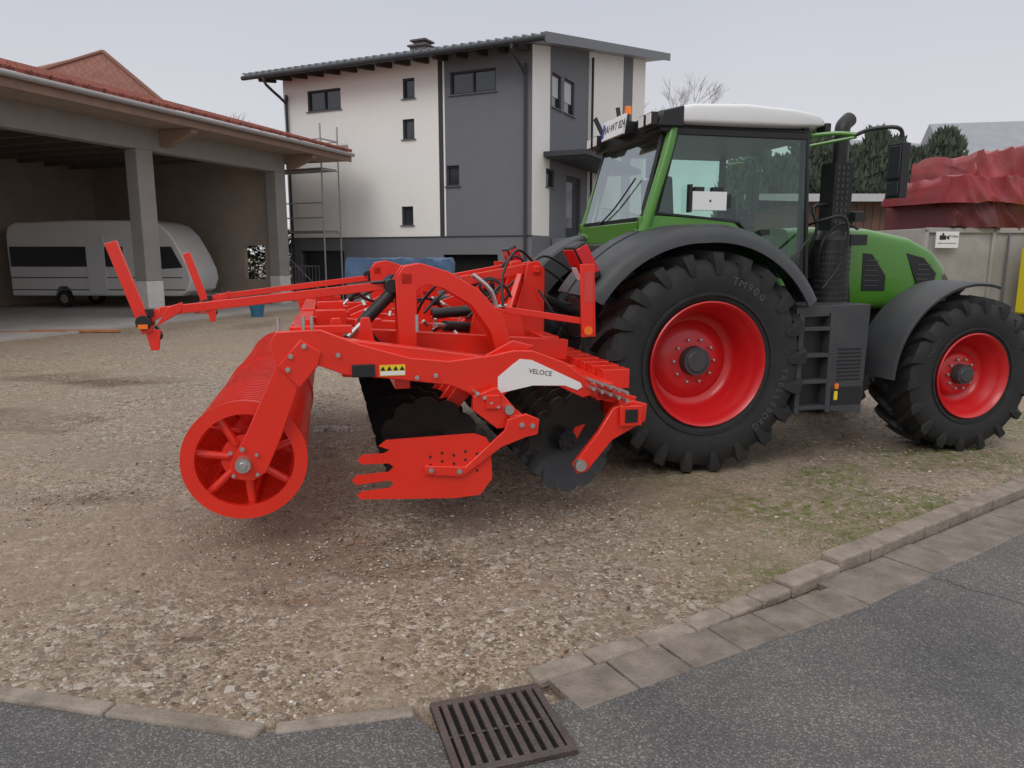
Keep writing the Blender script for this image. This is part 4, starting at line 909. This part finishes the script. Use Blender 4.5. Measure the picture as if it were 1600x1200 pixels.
for y in(.12,2.0):
    b=MB();b.lathe([(.16,-.1),(.30,-.1),(.32,0),(.30,.1),(.16,.1)],(-1.6,y,.32),28,0);b.cyl((-1.6,y-.09,.32),(-1.6,y+.09,.32),.2,.2,20,1);b.make("wheel",[RUB,STEEL],C)
b=MB();b.beam((3.2,.7,.45),(4.6,1.15,.45),.07,.08);b.beam((3.2,1.6,.45),(4.6,1.15,.45),.07,.08);b.cyl((4.3,1.15,.1),(4.3,1.15,.7),.03);b.make("drawbar",ZINC,C)
E=empty("bucket","blue plastic bucket standing at the shed floor edge","bucket",(-8.05,23.3,.0));b=MB();b.cyl((0,0,0),(0,0,.42),.17,.24,20);b.make("bucket_shell",mat("blue_plastic",(.03,.16,.28),.45),E);b=MB();b.tube([(-.23,0,.4),(-.15,0,.56),(.15,0,.56),(.23,0,.4)],.01,6);b.make("handle",STEEL,E)
b=MB();b.cyl((0,0,.03),(0,0,.55),.16,.03,20,0);b.cyl((0,0,.2),(0,0,.32),.125,.087,20,1);b.box(-.2,.2,-.2,.2,0,.03,0);o=b.make("traffic_cone",[mat("cone_red",(.55,.10,.06),.6),WHITE]);o.location=(-10.0,23.8,.075);tag(o,"faded red and white traffic cone in the shed","traffic cone")
for i,(x,y,a,l) in enumerate(((-12.2,17.9,.05,2.6),(-10.9,18.3,.02,2.2))):
    b=MB();b.box(-l/2,l/2,-.07,.07,.0,.06);o=b.make("wooden_plank",mat("new_plank",(.45,.18,.08),.7,0,.2,4),bevel=.006);o.location=(x,y,.03);o.rotation_euler=(0,0,a);tag(o,"orange brown wooden plank lying on the gravel","plank",group="planks lying by the shed floor")
b=MB()
for i in range(20): b.cyl((i*.15,0,0),(i*.15,0,1.5),.014,.014,5)
for z in(.1,.75,1.45): b.cyl((0,0,z),(2.85,0,z),.018,.018,5)
o=b.make("wire_fence",SCA);o.location=(-11.4,33,0);tag(o,"grey wire fence panel behind the shed","fence")
def hedge():
    random.seed(5);E=empty("hedge","leafy green hedge behind the wire fence","hedge",(-12.5,35.5,0));b=MB()
    for i in range(5200):
        x=random.uniform(-3,4);z=random.uniform(0,3.2+.4*noise.noise(Vector((x,0,0))));y=random.uniform(-.5,.5);s=random.uniform(.07,.18)
        n_=Vector((random.uniform(-1,1),random.uniform(-1,1),random.uniform(-1,1))).normalized();e=n_.cross(Vector((0,0,1))).normalized()*s;p=Vector((x,y,z));b.add([p-e,p+e,p+n_*s*1.4],[(0,1,2)])
    b.make("foliage",mat("hedge_green",(.15,.17,.115),.8,0,.3,2),E,smooth=False)
hedge()

TILE2=bpy.data.materials.new("old_tile");TILE2.use_nodes=True;tile(TILE2,(.28,.115,.085),(.34,.15,.11),1.6,.4,.75)
E=empty("tiled_roof_house","house with steep weathered red tiled hip roof","house",(-21.45,41,0))
A=(0,0,12.45);A2=(-7,4,12.45);B1=(4.9,-1.2,8.5);B2=(-5.2,-3.2,9.7);B3=(-11,9,8.8);B4=(3,8,8.3)
b=MB();b.add([A,A2,B1,B2,B3,B4],[(3,2,0),(3,0,1,4),(4,1,5),(1,0,2,5)]);b.make("roof",TILE2,E,smooth=False)
b=MB();b.tube([B1,A],.12,6,None,1);b.tube([B2,A],.12,6,None,1);b.make("ridge_tile",mat("ridge",(.24,.11,.08),.8),E)
b=MB();b.add([(p[0]*.95,p[1]*.95,z) for z in(0,8.4) for p in(B2,B1,B4,B3)],[(0,1,5,4),(1,2,6,5),(2,3,7,6),(3,0,4,7)]);b.make("wall",PLW,E,smooth=False)

# ------------------------------------------------------------ trailer with tarp
E=empty("covered_trailer","car trailer covered with a faded blue tarpaulin","trailer",(-2.9,19.8,0),rad(2))
def drape(E,x0,x1,y0,y1,z0,z1,name,mt,amp=.04,nx=48,ny=20,nzr=10,sag=.03,fine=0):
    b=MB();vs=[]
    ring=[(y0,z0+(z1-z0)*t) for t in np.linspace(0,1,nzr)]+[(y0+(y1-y0)*t,z1) for t in np.linspace(0,1,ny)[1:]]+[(y1,z1-(z1-z0)*t) for t in np.linspace(0,1,nzr)[1:]]
    k=len(ring)
    for i in range(nx+1):
        x=x0+(x1-x0)*i/nx;ed=min(i,nx-i)/nx
        for y,z in ring:
            q=(z-z0)/(z1-z0)
            nv=noise.noise_vector(Vector((x*1.8,y*1.8,z*1.3+x0)));n2=noise.noise_vector(Vector((x*5,y*5,z*4+x0)))
            rg=1-abs(noise.noise(Vector((x*3.0+z*1.5+z0,y*1.6,z*1.2))))*2;rg=max(0,rg)**2
            fold=math.sin(x*9+3*noise.noise(Vector((x,y,z))))*(1-q)
            dy=(-1 if y<(y0+y1)/2 else 1)*(fold*amp*.8+rg*fine)
            vs.append((x+nv.x*amp+n2.x*fine*.25,y+nv.y*amp+dy,z+nv.z*amp*1.4+rg*fine*.6*q+n2.z*fine*.25-sag*math.sin(x*2.1+y)**2-(.12 if ed==0 else 0)*q))
    fs=[(i*k+j,(i+1)*k+j,(i+1)*k+j+1,i*k+j+1) for i in range(nx) for j in range(k-1)]+[tuple(range(k)),tuple(range(nx*k+k-1,nx*k-1,-1))]
    b.add(vs,fs);return b.make(name,mt,E,ang=80)
drape(E,-1.4,1.35,-.7,.8,1.25,1.85,"tarpaulin",mat("blue_tarp",(.06,.12,.22),.5,0,.15,3,.3,12),.03,fine=.03)
b=MB();b.box(-1.35,1.3,-.65,.75,.55,1.3);b.beam((1.3,0,.5),(2.4,0,.5),.08,.08);b.make("trailer_body",ZINC,E,.01)
for y in(-.78,.88):
    b=MB();b.lathe([(.14,-.08),(.28,-.08),(.30,0),(.28,.08),(.14,.08)],(0,y,.30),24,0);b.cyl((0,y-.06,.3),(0,y+.06,.3),.16,.16,16,1);b.make("wheel",[RUB,STEEL],E)
# ------------------------------------------------------------ right side
CW=mat("container_grey",(.38,.365,.34),.8,0,.14,1.2,.4,8,0,(.18,.14,.11),.7)
E=empty("storage_container","weathered light grey steel container beside the yard","container",(7.25,13.2,0),rad(6))
b=MB();b.box(0,2.6,0,2.4,.1,2.38)
for x in(0,1.27,2.54): b.box(x,x+.06,-.05,0,.1,2.38)
b.box(0,2.6,-.05,0,2.30,2.39);b.make("container_body",CW,E,.01)
for x in(1.55,1.95):
    b=MB();b.cyl((x,-.08,.2),(x,-.08,2.3),.02,.02,8);b.make("locking_bar",ZINC,E)
b=MB();b.box(-.21,.21,-.01,.01,-.14,.14,0);b.box(-.15,-.03,-.016,-.0105,0,.075,1);b.prism([(-.03,.038),(.03,.08),(.03,-.005)],-.016,-.0105,1);b.cyl((-.09,-.0105,.095),(-.09,-.016,.095),.02,.02,12,1)
b.text("Video",.07,txtM((.12,-.012,.06),(1,0,0),(0,0,1)),.001,1);b.text("Objekt wird videoüberwacht",.030,txtM((0,-.012,-.06),(1,0,0),(0,0,1)),.001,1)
o=b.make("surveillance_sign",[WHITE,BLACK]);o.location=(7.60,13.10,2.18);o.rotation_euler=(0,0,rad(6));tag(o,"small white video surveillance sign mounted on the container","sign")
RT=mat("red_tarp",(.32,.034,.042),.42,0,.3,3,.35,6,.1,(.22,.09,.09),.6);RT2=mat("maroon_tarp",(.15,.026,.03),.5,0,.3,3,.35,6,0,(.08,.05,.05),.6);RT3=mat("faded_red_tarp",(.38,.07,.075),.5,0,.25,3,.35,6,0,(.36,.20,.20),.7)
E=empty("tarpaulin_cover","crumpled red tarpaulins covering machinery stacked on the container","tarpaulin",(7.6,13.3,2.40),rad(6))
drape(E,.1,2.3,-.1,1.8,.0,.50,"lower_cover",RT2,.05,90,26,14,fine=.10);drape(E,-.15,1.7,-.25,1.5,.42,.84,"middle_cover",RT,.05,80,26,14,fine=.09);drape(E,.5,2.2,.0,1.7,.78,1.30,"upper_cover",RT3,.06,80,26,14,fine=.10)
E=empty("yellow_machine","bright yellow farm machine standing beside the container","machine",(8.98,11.6,0),rad(6))
b=MB();b.box(0,1.6,0,1.4,.9,2.05,0);b.prism([(0,2.05),(1.6,2.05),(1.6,2.25),(.2,2.25)],0,1.4,0);b.make("machine_body",mat("yellow_paint",(.75,.62,.02),.4),E,.04);b=MB();b.box(.0,.5,-.04,-.005,1.9,2.2,0);b.make("panel",WHITE,E,.01)
b=MB()
for x in(.3,1.3): b.lathe([(.2,-.12),(.42,-.12),(.45,0),(.42,.12),(.2,.12)],(x,.1,.45),28)
b.box(0,1.6,.2,1.2,.5,.9);b.make("undercarriage",RUB,E)
E=empty("wooden_shed","long low dark brown timber shed behind the tractor","shed",(9.0,23,0),rad(0))
b=MB()
for i in range(38): b.box(i*.25,i*.25+.235,0,.04,0,3.5)
b.box(0,9.5,.04,5,0,3.5);b.make("wall",mat("brown_boards",(.14,.08,.058),.8,0,.25,2),E);b=MB();b.prism([(-.5,3.5),(-.5,3.72),(5.4,4.2),(5.4,3.98)],-.3,9.8,0,'x');b.make("roof",mat("shed_roof",(.5,.5,.51),.6),E,smooth=False)
GR=mat("far_roof",(.32,.33,.36),.8,0,.1,1)
for i,(x,y,w,d,h,r,rz) in enumerate(((27,62,12,9,8.4,3.6,.3),(38,66,15,10,10.0,3.9,-.2))):
    E=empty("distant_house","pale distant house with grey pitched roof","house",(x,y,0),rz,group="distant houses")
    b=MB();b.box(0,w,0,d,0,h);b.make("wall",mat("far_wall",(.6,.59,.58),.9),E,smooth=False);b=MB();b.prism([(-.5,h-.1),(d/2,h+r),(d+.5,h-.1)],-.5,w+.5,0,'x');b.make("roof",GR,E,smooth=False)

# ------------------------------------------------------------ trees
BARK=mat("hazed_bark",(.36,.35,.35),.9);TWIG=mat("hazed_twigs",(.52,.515,.53),.9)  # bark and twigs lightened, distance haze is put into the colour
def bare_tree(x,y,h,label,seed,spread=.5):
    random.seed(seed);E=empty("tree",label,"tree",(x,y,0))
    t=MB();c=MB()
    def grow(p,d,l,r,dep):
        q=p+d*l;(t if dep<2 else c).cyl(p,q,r,r*.7,6 if dep<2 else 3)
        if dep>=6:return
        for k in range(3 if dep<5 else 6):
            nd=(d+Vector((random.uniform(-1,1),random.uniform(-1,1),random.uniform(-.35,.6)))*spread).normalized()
            grow(p+d*l*random.uniform(.65,1),nd,l*random.uniform(.62,.82),max(r*.6,.010),dep+1)
    grow(Vector((0,0,0)),Vector((0,0,1)),h*.30,h*.018,0)
    t.make("trunk",BARK,E);c.make("crown",TWIG,E,smooth=False)
bare_tree(-18.8,52,13.6,"bare leafless tree behind the shed roof",3,.7)
bare_tree(-21.0,54,13.0,"small bare leafless tree beside the shed roof",4,.7)
bare_tree(10.3,55,16.2,"bare leafless tree rising behind the grey house",5,.7)
CG=mat("hazed_conifer_green",(.10,.125,.085),.8,0,.4,1.5)  # green lifted towards grey so the colour carries the misty haze
def conifer(x,y,h,w,seed):
    random.seed(seed);E=empty("conifer_tree","dense dark green conifer in a row behind the shed","tree",(x,y,0),group="row of conifers")
    b=MB();b.cyl((0,0,0),(0,0,h*.9),.15,.03,8);b.make("trunk",WOODD,E)
    b=MB()
    for i in range(2600):
        t=random.random()**.75;z=2.2+t*(h-2.2);R=w*(1-t)**.30*(.8+.25*noise.noise(Vector((z*1.5,seed,0)))*2);a=random.uniform(0,6.28);r=R*random.uniform(.5,1.08);s=random.uniform(.08,.22)
        p=Vector((r*math.cos(a),r*math.sin(a),z));d=Vector((math.cos(a)*.5,math.sin(a)*.5,1)).normalized();n_=Vector((random.uniform(-1,1),random.uniform(-1,1),random.uniform(-1,1))).normalized();e=d.cross(n_).normalized()*s*.5
        b.add([p-e,p+e,p+d*s*1.6],[(0,1,2)])
    b.make("crown",CG,E,smooth=False)
for i in range(11):
    xx=9.0+i*.85+((i*37)%7-3)*.05;conifer(xx,30+((i*53)%9-4)*.12,(5.9 if i<3 else 6.3)+((i*29)%11-5)*.10-(.5 if i>9 else 0),1.3,i+10)

# ------------------------------------------------------------ camera, world, light
cam=bpy.data.cameras.new("camera");cam.sensor_width=36;cam.lens=25.875;cam.clip_end=3000;cam.clip_start=.05
co=bpy.data.objects.new("camera",cam);COL.objects.link(co);co.location=(0,0,1.9);co.rotation_euler=(pi/2-math.atan(200/1150),0,0);SC.camera=co
w=bpy.data.worlds.new("World");SC.world=w;w.use_nodes=True;nt=w.node_tree;N=nt.nodes;L=nt.links
bg=N["Background"];sk=N.new("ShaderNodeTexSky");sk.sky_type='NISHITA';sk.sun_disc=False;sk.sun_elevation=rad(45);sk.sun_rotation=rad(205)
tc=N.new("ShaderNodeTexCoord");sx=N.new("ShaderNodeSeparateXYZ");L.new(tc.outputs["Generated"],sx.inputs[0])
r=N.new("ShaderNodeValToRGB");L.new(sx.outputs[2],r.inputs[0]);e=r.color_ramp.elements;e[0].position=0;e[0].color=(.74,.74,.77,1);e[1].position=1;e[1].color=(1.15,1.15,1.18,1);x=e.new(.16);x.color=(.67,.68,.73,1);x=e.new(.33);x.color=(.58,.605,.68,1);x=e.new(.6);x.color=(1.0,1.0,1.04,1)
nz=N.new("ShaderNodeTexNoise");nz.inputs["Scale"].default_value=2.2;nz.inputs["Detail"].default_value=3;L.new(tc.outputs["Generated"],nz.inputs["Vector"])
mr=N.new("ShaderNodeMapRange");mr.inputs[3].default_value=.94;mr.inputs[4].default_value=1.08;L.new(nz.outputs[0],mr.inputs[0])
vm=N.new("ShaderNodeVectorMath");vm.operation='SCALE';L.new(r.outputs[0],vm.inputs[0]);L.new(mr.outputs[0],vm.inputs["Scale"])
s2=N.new("ShaderNodeVectorMath");s2.operation='SCALE';s2.inputs["Scale"].default_value=.08;L.new(sk.outputs[0],s2.inputs[0])
hs_=N.new("ShaderNodeHueSaturation");hs_.inputs["Saturation"].default_value=.15;L.new(s2.outputs[0],hs_.inputs["Color"])
mx=N.new("ShaderNodeMix");mx.data_type='RGBA';mx.inputs[0].default_value=.10;L.new(vm.outputs[0],mx.inputs[6]);L.new(hs_.outputs[0],mx.inputs[7]);L.new(mx.outputs[2],bg.inputs[0]);bg.inputs[1].default_value=1
sun=bpy.data.lights.new("sun","SUN");sun.energy=.8;sun.angle=rad(30);sun.color=(1,.97,.93);so=bpy.data.objects.new("sun",sun);COL.objects.link(so);so.rotation_euler=(rad(45),0,rad(-25))
SC.view_settings.view_transform='Standard';SC.view_settings.look='None';SC.view_settings.exposure=0
